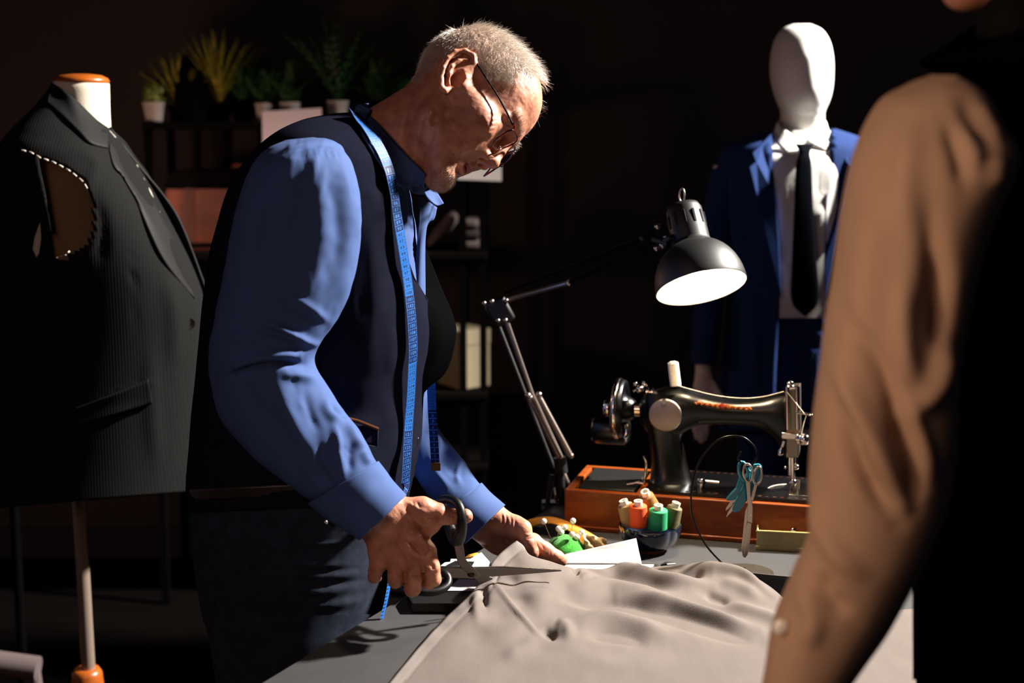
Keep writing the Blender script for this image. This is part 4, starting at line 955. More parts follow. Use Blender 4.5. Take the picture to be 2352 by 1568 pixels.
o = flat_sheet('paper_sheet', [(1024, 1298), (1046, 1287), (1090, 1289), (1084, 1299)], TZ + .0192, m_bkcard, 'small black card on the white pages behind the scissors', 'card')
pd = flat_sheet('sketch_pad', [(1285, 1303), (1300, 1296), (1514, 1294), (1502, 1318), (1300, 1318)], TZ + .010, mat('olive_board', (.10, .09, .06), .5), 'dark-edged sketch pad showing beside the pointing finger', 'pad', t=.0095, bevel=.0015)
pg = MB().add([T(x, y, TZ + .0112) for x, y in ((1290, 1301), (1304, 1297.5), (1502, 1296.5), (1494, 1316), (1300, 1316))], [(0, 1, 2, 3, 4)]).build('page', m_paper, pd, smooth=False, solid=.001)
# page folded up
A0, A1 = T(1286, 1293, TZ + .012), T(1474, 1295, TZ + .012)
B0 = W(1296, 1273, A0.y + .03); B1 = W(1461, 1236, A1.y + .055)
V_, F_ = sheet([[A0, A0.lerp(A1, .33) , A0.lerp(A1, .66), A1], [A0.lerp(B0, .5) + Vector((0, .004, 0)), A0.lerp(B0, .5).lerp(A1.lerp(B1, .5), .5) + Vector((0, .012, 0)), A1.lerp(B1, .5) + Vector((0, .006, 0))], [B0, B0.lerp(B1, .33) , B0.lerp(B1, .66) , B1]], 24, 12)
o = link('folded_page', np_mesh('folded_page', V_, F_), mat('shaded_paper', (.66, .635, .635), .6), None, solid=.0006); tag(o, 'white page bent up in front of the dark blue bowl', 'paper')  # white paper with the dimness of the angled page put into its colour
o = MB().tube([T(1520, 1297, TZ + .008), T(1530, 1294, TZ + .012), T(1548, 1293, TZ + .010)], [.004, .007, .004], 10, flat=.4).build('binder_clip', m_bkcard, None); tag(o, 'small black clip on the table beyond the sketch pad', 'clip')
# ================================================================== tape measure round the neck
m_tb = mat('tape_light_blue', (.10, .36, .66), .55, spec=.2); m_td = mat('tape_dark_blue', (.03, .11, .30), .55, spec=.2)
m_tk = mat('tape_black_print', (.012, .02, .04), .5); m_tw = mat('tape_blue_print', (.22, .52, .85), .5)
GLY = {}
def glyph(ch):
    if ch not in GLY:
        cu = bpy.data.curves.new('g', 'FONT'); cu.body = ch; cu.size = 1; cu.resolution_u = 3; o = bpy.data.objects.new('g', cu); C.objects.link(o)
        dg = bpy.context.evaluated_depsgraph_get(); me = o.evaluated_get(dg).to_mesh()
        GLY[ch] = ([tuple(v.co) for v in me.vertices], [tuple(p.vertices) for p in me.polygons]); o.evaluated_get(dg).to_mesh_clear()
        bpy.data.objects.remove(o); bpy.data.curves.remove(cu)
    return GLY[ch]
def text_on(mb, txt, place, h, adv=.56, mi=0):
    """place(x, y) maps text coordinates (metres, centred) to a point"""
    w = adv * h * len(txt)
    for i, ch in enumerate(txt):
        v, f = glyph(ch); mb.add([place((p[0] * 1. * h) + i * adv * h - w / 2 + .02 * h, (p[1] - .35) * h) for p in v], f, mi)
tape = thing('tape_measure', 'blue numbered tape measure hanging round the neck of the grey-haired man', 'tape measure', W(940, 800, 1.99))
# centre line on the vest (px, py, width px)
TL = [(808, 254, 17), (822, 270, 17), (840, 291, 18), (858, 316, 18), (874, 342, 18), (887, 370, 18), (897, 400, 18), (905, 440, 17), (912, 490, 17), (921, 545, 17), (930, 600, 17), (939, 665, 18), (946, 735, 18), (949, 800, 18), (947, 850, 18.5), (944, 910, 20), (939, 975, 22), (936, 1030, 24), (933, 1085, 25), (929, 1130, 26), (926, 1165, 26)]
cl = resample(catmull(np.array(TL, float), 300), 460); 
from mathutils.bvhtree import BVHTree
def bvh_of(*objs):
    vs_, fs2 = [], []
    for o in objs:
        n0 = len(vs_); vs_ += [tuple(v.co) for v in o.data.vertices]; fs2 += [tuple(i + n0 for i in p.vertices) for p in o.data.polygons]
    return BVHTree.FromPolygons(vs_, fs2)
worn = bvh_of(vest, shirt, *[o for o in shirt.children if o.name.startswith('collar') and 'stand' not in o.name])
def front_depth(px, py):
    h = worn.ray_cast(CAM, ray(px, py).normalized())
    return (h[0] - CAM).dot(FW) if h[0] is not None else None
DL = []
for x, y, w in cl:
    ds_ = [front_depth(x + k * w * .5, y) for k in (-1, -.5, 0, .5, 1)]; ok = [d for d in ds_ if d is not None and d < 2.25]
    DL.append([min(ok) if ok else 2.0] + [(ds_[0] if ds_[0] else 2.0), (ds_[3] if ds_[3] and ds_[3] < 2.2 else (ds_[2] or 2.0))])
DL = np.array(DL)
mn = np.array([DL[max(0, i - 10):i + 11, 0].min() for i in range(len(DL))]) - .0055
for _ in range(30): mn[1:-1] = .25 * mn[:-2] + .5 * mn[1:-1] + .25 * mn[2:]
P0 = np.array([np.array(CAM + ray(x, y) * d) for (x, y, w), d in zip(cl, mn)])
N0 = np.tile(-nFW * .62 + nRT * .78, (len(P0), 1))
Tn = np.gradient(P0, axis=0); Tn /= np.linalg.norm(Tn, axis=1, keepdims=True); S0 = np.cross(N0, Tn); S0 /= np.linalg.norm(S0, axis=1, keepdims=True)
S0 *= np.sign((S0 @ nRT))[:, None]
ccm = np.interp(cl[:, 1], [254, 272, 355, 370, 395, 490, 605, 748, 826, 903, 982, 1058, 1117, 1175], [68, 71, 79.2, 80, 81.2, 87.6, 95.6, 105, 110, 115, 120, 125, 128.9, 132.5])
HW = np.array([max(.0068, w * .5 * (P0[i] - nCAM) @ nFW / F / max(.35, abs(S0[i] @ nRT))) for i, w in enumerate(cl[:, 2])]); HW = np.minimum(HW, .0092)
def tp(cm, x, lift=0.):                                # point on the tape: cm along, x metres across
    f = np.interp(cm, ccm, np.arange(len(ccm))); i = min(int(f), len(ccm) - 2); u = f - i
    p = P0[i] * (1 - u) + P0[i + 1] * u; s = S0[i] * (1 - u) + S0[i + 1] * u; n = N0[i] * (1 - u) + N0[i + 1] * u; h = HW[i]
    return p + s * x * h / .0085 + n * lift
light = lambda cm: (int(math.floor((cm - .5) / 10)) % 2) == 1   # 71-80, 91-100, 111-120 are bright blue
bandB = MB(); ink = [MB(), MB()]
cms = np.arange(68.5, 132, .5); v = []; f = []; mi = []
for c in cms: v += [tp(c, -.0085), tp(c, .0085)]
bb = MB(); 
for i in range(len(cms) - 1): f.append((2 * i, 2 * i + 1, 2 * i + 3, 2 * i + 2)); mi.append(0 if light(cms[i] + .25) else 1)
bb.v = [tuple(p) for p in v]; bb.f = f; bb.m = mi
for c in range(69, 132):
    mb = ink[0 if light(c) else 1]
    if c < 131: text_on(mb, str(c), (lambda c: lambda x, y: tp(c - y / .01 * 1.0, x, .0002))(c), .0072 if c < 100 else .0068, .62 if c < 100 else .56)
    for lo, hi in ((-.0085, .0085),) : 
        q = [tp(c + .5 + d, x, .0002) for d in (-.025, .025) for x in (lo, hi)]; mb.add(q, [(0, 1, 3, 2)])
    for k in range(1, 10):
        a = c - .5 + k * .1; w_ = .0016 if k != 5 else .003
        for sgn in (-1, 1):
            q = [tp(a + d, sgn * x, .0002) for d in (-.012, .012) for x in (.0085, .0085 - w_)]; mb.add(q, [(0, 1, 3, 2)])
for k_, b in enumerate(ink): bb.add(b.v, b.f, 2 + k_)
me = bb.mesh('ribbon'); [me.materials.append(x) for x in (m_tb, m_td, m_tk, m_tw)]; me.polygons.foreach_set('material_index', bb.m); link('ribbon', me, None, tape, smooth=False)
# far end hanging free beyond the vest, with its metal tip; lower tail in front of the jeans
def strip(pts, name, m, w0):
    Pp = resample(catmull(np.array([tuple(p) for p in pts]), 40), 60); V = []
    for i, p in enumerate(Pp): V += [p - nRT * w0 / 2, p + nRT * w0 / 2]
    return np.array(V)
V = strip([W(990, 868, 2.19), W(992, 930, 2.185), W(996, 1000, 2.18), W(1000, 1064, 2.175)], 'ribbon', m_td, .0135)
b = MB(); b.add(V, [(2 * i, 2 * i + 1, 2 * i + 3, 2 * i + 2) for i in range(59)]); b.m = [0 if i < 22 else 1 for i in range(59)]
for i in range(14):
    py = 880 + i * 13.4; q0 = W(990 + i * .75, py, 2.186 - .0008 * i)
    k_ = 2 if i < 5 else 3
    b.add([q0 + RT * x + UP * y - FW * .001 for x, y in ((-.0066, .0004), (.0066, .0004), (.0066, -.0004), (-.0066, -.0004))], [(0, 1, 2, 3)], k_)
    text_on(b, str(14 - i), (lambda q: lambda x, y: q + RT * (-x) + UP * (-y - .0045) - FW * .001)(q0), .0065, .56, k_)
me = b.mesh('ribbon'); [me.materials.append(x) for x in (m_tb, m_td, m_tk, m_tw)]; me.polygons.foreach_set('material_index', b.m); link('ribbon', me, None, tape, smooth=False)
MB().box((-.0075, -.001, -.009), (.0075, .001, .004), Matrix.Translation(W(1001, 1068, 2.174))).build('metal_tip', mat('brass_tip', (.35, .28, .18), .4, metal=.8), tape, bevel=.0005)
tl_ = [W(894, 1335, 1.985), W(890, 1360, 1.98), W(885, 1385, 1.975), W(876, 1425, 1.97), W(870, 1500, 1.97)]
Pp = resample(catmull(np.array([tuple(p) for p in tl_]), 30), 40); V = []
for p in Pp: V += [p - nRT * .002 - nFW * .0, p + nRT * .0025 + nFW * .008]
b = MB(); b.add(V, [(2 * i, 2 * i + 1, 2 * i + 3, 2 * i + 2) for i in range(39)])
for i in range(0, 38, 2): p = Pp[i]; b.add([p - nRT * .0022 - nFW * .0006 + nUP * d for d in (.0005, -.0005)] + [p + nRT * .0012 + nFW * .004 + nUP * d for d in (-.0005, .0005)], [(0, 1, 2, 3)], 1)
me = b.mesh('ribbon'); [me.materials.append(x) for x in (m_tb, m_tk)]; me.polygons.foreach_set('material_index', b.m); link('ribbon', me, None, tape, smooth=False)
# ================================================================== sewing machine in its wooden base
m_wood = mat('orange_wood', (.58, .27, .06), .45, var=.3, vscale=7, stretch=(1.5, 14, 14), coat=.08, spec=.3, col2=(.47, .20, .04))
m_enamel = mat('black_enamel', (.012, .011, .010), .3, spec=.4)
m_chrome = mat('chrome', (.85, .80, .74), .14, metal=1.); m_gold = mat('gold_decal', (.36, .20, .05), .5, metal=.2); m_red = mat('red_decal', (.28, .07, .02), .5)
m_brush = mat('brushed_plate', (.62, .55, .50), .38, metal=1., bump=.3, bscale=260, stretch=(12, 12, .6))
m_thread = mat('white_thread', (.85, .80, .72), .8, bump=.5, bscale=420, stretch=(.2, .2, 3))
ma = Vector((.966, -.259, 0)); mbk = Vector((.259, .966, 0))
_q = T(1560, 1235); _d = ray(1296, 1210); 
# left front corner: where the line through _q along ma meets the column px = 1296
def _px(t): p = _q + ma * t; return proj([tuple(p)])[0][0]
_t = -.2
for _ in range(40): _t += (1296 - _px(_t)) / F * 2.2
BO = _q + ma * _t; BO.z = TZ
BW, BD, BH = .50, .185, .072
def MP(a, b, z=0.): return BO + ma * a + mbk * b + Vector((0, 0, z))
MM4 = Matrix(((ma.x, mbk.x, 0, BO.x), (ma.y, mbk.y, 0, BO.y), (0, 0, 1, BO.z), (0, 0, 0, 1)))
def MR(px, py, b):                                     # photo point on the machine's vertical plane at depth b
    d = ray(px, py); o = MP(0, b); t = (o - CAM).dot(mbk) / d.dot(mbk); return CAM + d * t
def MY(px, py, b): return MR(px, py, b).y
sm = thing('sewing_machine', 'black vintage sewing machine with gold decals in an orange wooden base', 'sewing machine', MP(.25, .09))
# wooden base: four sides, a bottom and the left compartment
w = .014; bx = MB()
for lo, hi in (((0, 0, 0), (BW, w, BH)), ((0, BD - w, 0), (BW, BD, BH)), ((0, w, 0), (w, BD - w, BH)), ((BW - w, w, 0), (BW, BD - w, BH)), ((.125, w, .02), (.139, BD - w, BH)), ((w, w, .0), (BW - w, BD - w, .012))): bx.box(lo, hi, MM4)
wb = bx.build('wooden_base', m_wood, sm, bevel=.002)
MB().box((-.003, -.003, 0), (BW + .003, BD + .003, .009), MM4).build('plinth', m_wood, wb, bevel=.002)
MB().box((.02, .02, BH - .006), (.12, BD - .02, BH + .001), MM4).build('compartment_lid', mat('black_leatherette', (.03, .03, .028), .5, bump=.4, bscale=300), wb, bevel=.002)
dc = MB().box((.139, .012, BH - .02), (BW - .008, BD - .012, BH + .006), MM4)
for i in range(26):
    a = .16 + i * .0125
    dc.box((a, .019, BH + .0062), (a + .005, .021 + .001 * (i % 3), BH + .0068), MM4, mi=1 + i % 2); dc.box((a, BD - .024, BH + .0062), (a + .005, BD - .022, BH + .0068), MM4, mi=1 + (i + 1) % 2)
dc.build('bed', [m_enamel, m_gold, m_red], sm, smooth=False)
b0 = .095
def oy(rows, b, t): return [(lx, ly, rx, ry, MY((lx + rx) / 2, (ly + ry) / 2, b), tt) for (lx, ly, rx, ry), tt in zip(rows, t)]
pil = outline_loft(oy([(1478, 905, 1582, 908), (1478, 950, 1584, 960), (1488, 1000, 1566, 1006), (1495, 1050, 1572, 1056), (1494, 1095, 1586, 1098), (1484, 1124, 1598, 1124)], b0, [.030, .034, .030, .030, .036, .046]), 50, 48, 2.8)
arm_ = outline_loft(oy([(1468, 928, 1470, 968), (1480, 908, 1486, 990), (1505, 896, 1512, 1006), (1540, 889, 1548, 1004), (1575, 893, 1584, 984), (1613, 905, 1616, 974), (1677, 917, 1680, 973), (1738, 915, 1741, 979), (1778, 906, 1780, 1006), (1804, 901, 1804, 1050), (1808, 903, 1808, 1052)], b0, [.018, .027, .032, .033, .031, .027, .025, .026, .028, .027, .02]), 110, 48, 2.5)
mb = MB(); 
for VF in (pil, arm_):
    V, Fq, nu, nv = VF; mb.add(V, [tuple(int(i) for i in q) for q in Fq] + [tuple(range(nv - 1, -1, -1)), tuple((nu - 1) * nv + j for j in range(nv))])
mb.build('arm_body', m_enamel, sm)
def disc(p, axis, prof, n=40): return MB().lathe(prof, Matrix.Translation(p) @ axis.to_track_quat('Z', 'Y').to_matrix().to_4x4(), n)
pl = MR(1528, 953, b0 - .036)
disc(pl, -mbk, [(0, 0), (.0292, 0), (.0292, .003), (.027, .0042), (0, .0042)]).build('cover_plate', m_brush, sm)
disc(MR(1526, 922, b0 - .040), -mbk, [(0, 0), (.005, 0), (.0045, .002), (0, .002)], 16).build('cover_screw', m_chrome, sm)
# decal scroll on the arm
dm = MB()
for i in range(34):
    t = i / 33; x = 1597 + t * 128; y = 925 + t * 15 + 2.0 * math.sin(i * 1.9); p = MR(x, y, b0 - .0275 - .0012 * math.sin(PI * t)); r = .0016 + .0018 * math.exp(-((t - .5) / .12) ** 2) + .0006 * (i % 3)
    dm.sphere(p, (r * 1.2, .0007, r), 8, mi=1 if abs(t - .5) < .06 else 0)
dm.build('arm_decal', [mat('arm_gold', (.62, .32, .06), .5, metal=.2), mat('arm_red', (.5, .12, .03), .5)], sm)
# hand wheel
hwc = MR(1428, 938, b0); prof = [(.012, -.022), (.020, -.020), (.024, -.012), (.040, -.010), (.046, -.014), (.052, -.010), (.0535, -.002), (.051, .006), (.045, .008), (.036, .003), (.026, .004), (.022, .014), (.016, .024), (.010, .026)]
hwheel = disc(hwc, ma, [(.0, -.022)] + prof + [(0, .026)], 56).build('hand_wheel', m_enamel, sm)
MB().tube([hwc + (mbk * math.cos(a) + Vector((0, 0, 1)) * math.sin(a)) * .0505 - ma * .006 for a in np.linspace(0, 2 * PI, 60)], .0052, 12, cap=False).build('wheel_rim', m_chrome, hwheel)
disc(hwc - ma * .022, -ma, [(0, 0), (.017, 0), (.018, .006), (.013, .010), (0, .011)], 32).build('wheel_knob', m_chrome, hwheel)
disc(hwc + ma * .02, ma, [(0, 0), (.013, 0), (.013, .03), (0, .03)], 24).build('shaft_collar', m_chrome, sm)
# bobbin winder
bw = MR(1470, 893, b0 - .01); mbw = MB()
mbw.sphere(bw, .0075, 14).tube([bw + Vector((-.012, 0, -.004)), bw + Vector((.012, 0, .008))], .0028, 10).tube([bw + Vector((.004, 0, .0)), bw + Vector((.006, 0, .014))], .0022, 8).sphere(bw + Vector((.014, 0, -.006)), .005, 12).sphere(bw + Vector((-.008, .002, .009)), .0042, 12)
mbw.build('bobbin_winder', m_chrome, sm)
disc(MR(1484, 900, b0 - .012), ma, [(0, 0), (.009, .001), (.009, .004), (.004, .005), (.004, .009), (.009, .010), (.009, .013), (0, .013)], 24).build('winder_pulley', m_chrome, sm)
# motor and crank linkage on the left
disc(MR(1360, 985, b0 + .02), ma, [(0, 0), (.022, .002), (.026, .01), (.026, .06), (.02, .068), (0, .07)], 32).build('motor', m_enamel, sm)
MB().tube([MR(1440, 975, b0 - .02), MR(1442, 995, b0 - .028), MR(1436, 1008, b0 - .03)], [.005, .0065, .004], 12, flat=.5).build('stop_lever', m_chrome, sm)
MB().tube(catmull([tuple(MR(x, y, b0 - .05)) for x, y in ((1478, 1046), (1484, 1062), (1482, 1085), (1480, 1104), (1479, 1112))], 20), [.004, .0045, .0045, .0045, .004] * 4, 10, flat=.6).build('crank_lever', m_chrome, sm)
MB().tube([MR(1440, 1112, b0 - .05), MR(1462, 1108, b0 - .05), MR(1478, 1110, b0 - .05)], .003, 8).build('crank_arm', m_chrome, sm)
MB().tube([MR(1568, 1018, b0 - .03), MR(1577, 1060, b0 - .033), MR(1590, 1112, b0 - .04)], .0028, 8, flat=.5).build('pillar_strip', m_chrome, sm)  # bright strip down the right edge of the pillar
# stitch regulator / slide on the bed
sl = MR(1612, 1104, b0 - .05); MB().sphere(sl, (.008, .008, .006), 14).tube([sl, sl + ma * .03 + Vector((0, 0, -.001))], .0028, 10).tube([sl + Vector((0, 0, -.004)), sl + Vector((-.001, 0, -.014))], .006, 12).build('slide_knob', m_chrome, sm)
# head: face plate, needle bar, presser bar, tension, take-up
fp = [(1803, 892), (1836, 890), (1837, 1000), (1834, 1050), (1806, 1052)]
MB().box((0, 0, 0), (.001, .001, .001), Matrix.Translation(MR(1815, 950, b0))) 
pts = [MR(x, y, b0 - .026) for x, y in fp]; pb = [p + mbk * .048 for p in pts]
MB().add(pts + pb, [(4, 3, 2, 1, 0), (5, 6, 7, 8, 9)] + [(i, (i + 1) % 5, 5 + (i + 1) % 5, 5 + i) for i in range(5)]).build('face_plate', mat('dull_nickel', (.55, .50, .43), .35, metal=1.), sm, bevel=.002, smooth=False)
for x in (1809, 1831):
    MB().tube([MR(x, 888, b0 - .029), MR(x + 1, 985, b0 - .029)], .0042, 10).build('face_bar', m_chrome, sm)
MB().tube([MR(1806, 893, b0 - .028), MR(1834, 890, b0 - .028)], .0036, 10).build('face_bar', m_chrome, sm)
disc(MR(1815, 890, b0 - .02), Vector((0, 0, 1)), [(0, 0), (.008, 0), (.008, .004), (.0055, .005), (.006, .010), (.003, .012), (0, .012)], 20).build('pressure_screw', m_chrome, sm)
MB().box((-.017, -.006, -.006), (.017, .006, .006), Matrix.Translation(MR(1818, 1000, b0 - .03)) @ MM4.to_3x3().to_4x4()).build('face_clamp', m_chrome, sm, bevel=.002)
disc(MR(1836, 1006, b0 - .03), (ma * .8 - mbk * .6), [(0, 0), (.011, 0), (.0115, .004), (.009, .006), (.010, .010), (.0095, .016), (.006, .020), (0, .021)], 28).build('tension_knob', m_chrome, sm)
MB().tube(catmull([tuple(MR(x, y, b0 - .034)) for x, y in ((1828, 948), (1846, 949), (1860, 951), (1862, 953))], 12), [.0022] * 9 + [.004, .0045, .004], 10).build('take_up_lever', m_chrome, sm)
MB().tube(catmull([tuple(MR(x, y, b0 - .03)) for x, y in ((1800, 1012), (1796, 1026), (1793, 1040), (1794, 1046))], 14), [.0028] * 6 + [.004, .005, .0058, .006, .006, .0055, .004, .002], 12).build('presser_lever', m_chrome, sm)
MB().tube([MR(1826, 1050, b0), MR(1825, 1075, b0)], .0055, 12).tube([MR(1821, 1050, b0 - .01), MR(1821, 1100, b0 - .01)], .0042, 10).build('presser_bar', m_chrome, sm)
MB().sphere(MR(1829, 1072, b0 - .012), .0052, 12).sphere(MR(1804, 1073, b0 - .01), .003, 10).build('thumb_screw', m_chrome, sm)
MB().tube([MR(1815, 1050, b0 - .004), MR(1815, 1090, b0 - .004)], .0038, 10).tube([MR(1815, 1090, b0 - .004), MR(1816, 1122, b0 - .004)], .0009, 6).build('needle_bar', m_chrome, sm)
fz = MR(1822, 1108, b0 - .012); MB().sphere(fz, (.007, .006, .007), 14).box((-.003, -.012, -.014), (.003, .004, -.005), Matrix.Translation(fz)).tube([fz + Vector((.009, 0, .006)), fz + Vector((.008, 0, -.012))], .003, 8).build('presser_foot', m_chrome, sm)
MB().box((.385, .04, BH + .006), (.46, .13, BH + .0075), MM4).build('needle_plate', m_chrome, sm, bevel=.0005)
MB().tube([MR(1556, 885, b0 - .004), MR(1549, 830, b0 - .004)], .0018, 8).build('spool_pin', m_chrome, sm)
th = catmull([tuple(MR(x, y, b0 - .012)) for x, y in ((1556, 885), (1580, 892), (1640, 907), (1700, 914), (1750, 911), (1800, 899))], 40)
MB().tube(th, .0007, 5).build('thread', m_thread, sm); MB().tube([MR(1808, 900, b0 - .034), MR(1846, 948, b0 - .036), MR(1852, 955, b0 - .036), MR(1846, 972, b0 - .036), MR(1840, 1000, b0 - .036)], .0007, 5).build('thread', m_thread, sm)
for i in range(3):
    q = [(1670 + 6 * i, 1143 - 3 * i), (1715, 1138 - 2 * i), (1748, 1134 - 3 * i), (1775, 1126 - 5 * i), (1800, 1118 - 3 * i), (1818, 1113)]
    MB().tube(catmull([tuple(MR(x, y, .03 + .02 * k_)) for k_, (x, y) in enumerate(q)], 30), .0008, 5).build('thread', m_thread, sm)
def spool(root_loc, h, r, mcol, taper, axis=Vector((0, 0, 1)), core_r=.0075, core_h=.008, label='', cat='thread spool', group=None, name='thread_spool'):
    t = thing(name, label, cat, root_loc, group); Mx = Matrix.Translation(root_loc) @ axis.to_track_quat('Z', 'Y').to_matrix().to_4x4()
    n = 40; prof = [(0, 0), (r * .96, 0)] + [(r * (1 - taper * (i / n)) + .00008 * math.sin(i * 1.7), .001 + (h - .002) * i / n) for i in range(n + 1)] + [(r * (1 - taper) * .93, h), (0, h)]
    MB().lathe(prof, Mx, 36).build('wound_thread', mcol, t)
    MB().lathe([(core_r, h - .004), (core_r, h + core_h), (core_r * .72, h + core_h), (core_r * .66, h + core_h - .003), (core_r * .64, h - .004)], Mx, 28, cap=False).build('core', m_core, t)
    return t
m_core = mat('spool_core', (.86, .83, .76), .5)
ax = (MR(1549, 826, b0 - .004) - MR(1556, 884, b0 - .004)).normalized()
spool(MR(1552, 886, b0 - .004), .042, .0098, m_thread, .02, ax, .0055, .002, 'white cotton thread spool standing on the sewing machine arm')
# ================================================================== bowl of spools, pincushion, stand, tray, lamp
m_glaze = mat('dark_blue_glaze', (.06, .10, .17), .14, coat=.5); m_clay = mat('raw_clay', (.40, .24, .16), .8)
bc_ = T(1492, 1262); bwl = thing('bowl', 'dark blue fluted ceramic bowl full of thread spools on the table', 'bowl', bc_)
def flute(prof, n=120, k=10, amt=.05):
    mb = MB(); v = []; f = []
    for r, z, a in prof:
        for j in range(n):
            t = 2 * PI * j / n; rr = r * (1 + a * (abs(math.cos(k * t / 2)) - .6)); v.append(bc_ + Vector((rr * math.cos(t), rr * math.sin(t), z)))
    for i in range(len(prof) - 1):
        for j in range(n): f.append((i * n + j, i * n + (j + 1) % n, (i + 1) * n + (j + 1) % n, (i + 1) * n + j))
    f.append(tuple(range(n - 1, -1, -1))); f.append(tuple((len(prof) - 1) * n + j for j in range(n)))
    return mb.add(v, f)
flute([(.028, .006, 0), (.036, .008, .02), (.0445, .016, .035), (.0495, .026, .04), (.0515, .036, .04), (.0522, .043, .04), (.0515, .0455, .04), (.0495, .0448, .035), (.047, .032, .04), (.040, .016, .02), (.02, .011, 0)]).build('vessel', m_glaze, bwl)
MB().lathe([(.024, 0), (.027, 0), (.0285, .007), (.024, .007)], Matrix.Translation(bc_), 48).build('foot_ring', m_clay, bwl)
def thr(n, c): return mat('thread_' + n, c, .75, bump=.18, bscale=700, stretch=(.15, .15, 3))
bY = bc_.y
GR = 'thread spools in the blue bowl'
for px, py, dy, lean, col, tap, lab, r, h in (
    (1467, 1207, -.018, (-.04, -.10, 1), thr('orange', (.90, .31, .07)), .06, 'bright orange thread spool at the front left of the blue bowl', .0152, .036),
    (1510, 1213, -.020, (.02, -.10, 1), thr('green', (.03, .55, .33)), .04, 'green thread spool at the front of the blue bowl', .0162, .033),
    (1537, 1207, .004, (.28, -.05, 1), thr('olive', (.36, .33, .20)), .22, 'olive green thread spool leaning at the right of the blue bowl', .0165, .034),
    (1451, 1203, .006, (-.36, -.05, 1), thr('tan', (.66, .53, .33)), .22, 'pale tan thread spool leaning at the left of the blue bowl', .0165, .036),
    (1494, 1172, .016, (-.30, -.42, 1), thr('mustard', (.52, .34, .09)), .36, 'mustard thread cone lying on top of the other spools', .0190, .034)):
    spool(W(px, py, bY + dy), h, r, col, tap, Vector(lean).normalized(), .0072, .0085, lab, 'thread spool', GR)

m_felt = mat('green_felt', (.16, .66, .10), .95, var=.3, vscale=180, bump=.9, bscale=700, sheen=.3, col2=(.10, .48, .06)); m_pearl = mat('pearl', (.90, .87, .80), .22, coat=.6); m_pin = mat('pin_steel', (.7, .62, .5), .3, metal=1.)
pc = T(1297, 1277); pcu = thing('pincushion', 'round bright green felt pincushion with pearl pins behind the left hand', 'pincushion', pc)
MB().sphere(pc + Vector((0, 0, .006)), (.0335, .0335, .030), 40).build('cushion', m_felt, pcu)
MB().lathe([(.030, 0), (.032, .003), (.030, .008), (.02, .008)], Matrix.Translation(pc), 40).build('cushion_base', m_bkcard, pcu)
GP = 'pearl pins in the green pincushion'
for (hx, hy), (ex, ey), dz, lab in (
    ((1249, 1197), (1264, 1234), -.004, 'pearl-headed pin farthest left in the green pincushion, leaning left'), ((1316, 1196), (1311, 1228), .016, 'tallest pearl-headed pin at the back of the green pincushion'),
    ((1283, 1214), (1280, 1240), -.008, 'pearl-headed pin near the cushion top, left of the close pair'), ((1297, 1211), (1295, 1244), -.004, 'pearl-headed pin near the cushion top, right of the close pair'),
    ((1289, 1222), (1288, 1236), .004, 'low pearl-headed pin almost hidden behind the close pair'), ((1314, 1227), (1303, 1250), -.016, 'pearl-headed pin at the front right slope of the green pincushion'),
    ((1336, 1222), (1320, 1246), .002, 'pearl-headed pin farthest right in the green pincushion'), ((1325, 1233), (1315, 1250), -.006, 'short pearl-headed pin sunk between the two right pins')):
    a = W(hx, hy, pc.y + dz); e = W(ex, ey, pc.y + dz * .6 - .004)
    t = thing('pin', lab, 'pin', e, GP); MB().sphere(a, .0051, 18).build('pearl_head', m_pearl, t); MB().tube([a, e], .00045, 6).build('shaft', m_pin, t)
# mustard band with a torn cream end, arched over the table
m_band = mat('mustard_ribbon', (.80, .52, .13), .7, var=.2, vscale=60, bump=.3, bscale=500); m_cream = mat('cream_lace', (.80, .70, .52), .8, bump=.8, bscale=220)
bY0, bY1 = 2.47, 2.40
bd = thing('ribbon_band', 'arched mustard ribbon band with crumpled cream end behind the pincushion', 'ribbon', W(1300, 1215, 2.43))
tpb = [(1190, 1206, 2.47), (1216, 1193, 2.455), (1262, 1187, 2.435), (1310, 1200, 2.42), (1350, 1221, 2.365), (1378, 1238, 2.325)]; btb = [(1188, 1222, 2.43), (1214, 1214, 2.42), (1242, 1203, 2.40), (1276, 1204, 2.385), (1312, 1224, 2.355), (1338, 1252, 2.312)]
V_, F_ = sheet([[W(*q) for q in tpb], [(W(*a) + W(*b)) / 2 + Vector((0, -.006, .004)) for a, b in zip(tpb, btb)], [W(*q) for q in btb]], 50, 12); link('band', np_mesh('band', V_, F_), m_band, bd, solid=.0015)
lace = []
for i in range(5):
    row = []
    for j in range(7):
        px = 1338 + j * 9 + i * 1.5; py = 1226 + i * 9 + j * 2.2 - (3 if (i + j) % 2 else 0); row.append(W(px, py, 2.272 - .010 * i / 4 + (.006 if (i * 3 + j * 5) % 4 < 2 else -.004)))
    lace.append(row)
V_, F_ = sheet(lace, 30, 18); link('crumpled_end', np_mesh('crumpled_end', V_, F_), m_cream, bd, solid=.0015)
o = MB().tube([T(1070, 1280, TZ + .016), T(1082, 1276, TZ + .020), T(1096, 1270, TZ + .016)], [.004, .006, .003], 10, flat=.3).build('ribbon_scrap', m_band, None); tag(o, 'short yellow ribbon scrap on the white pages behind the scissors', 'ribbon')

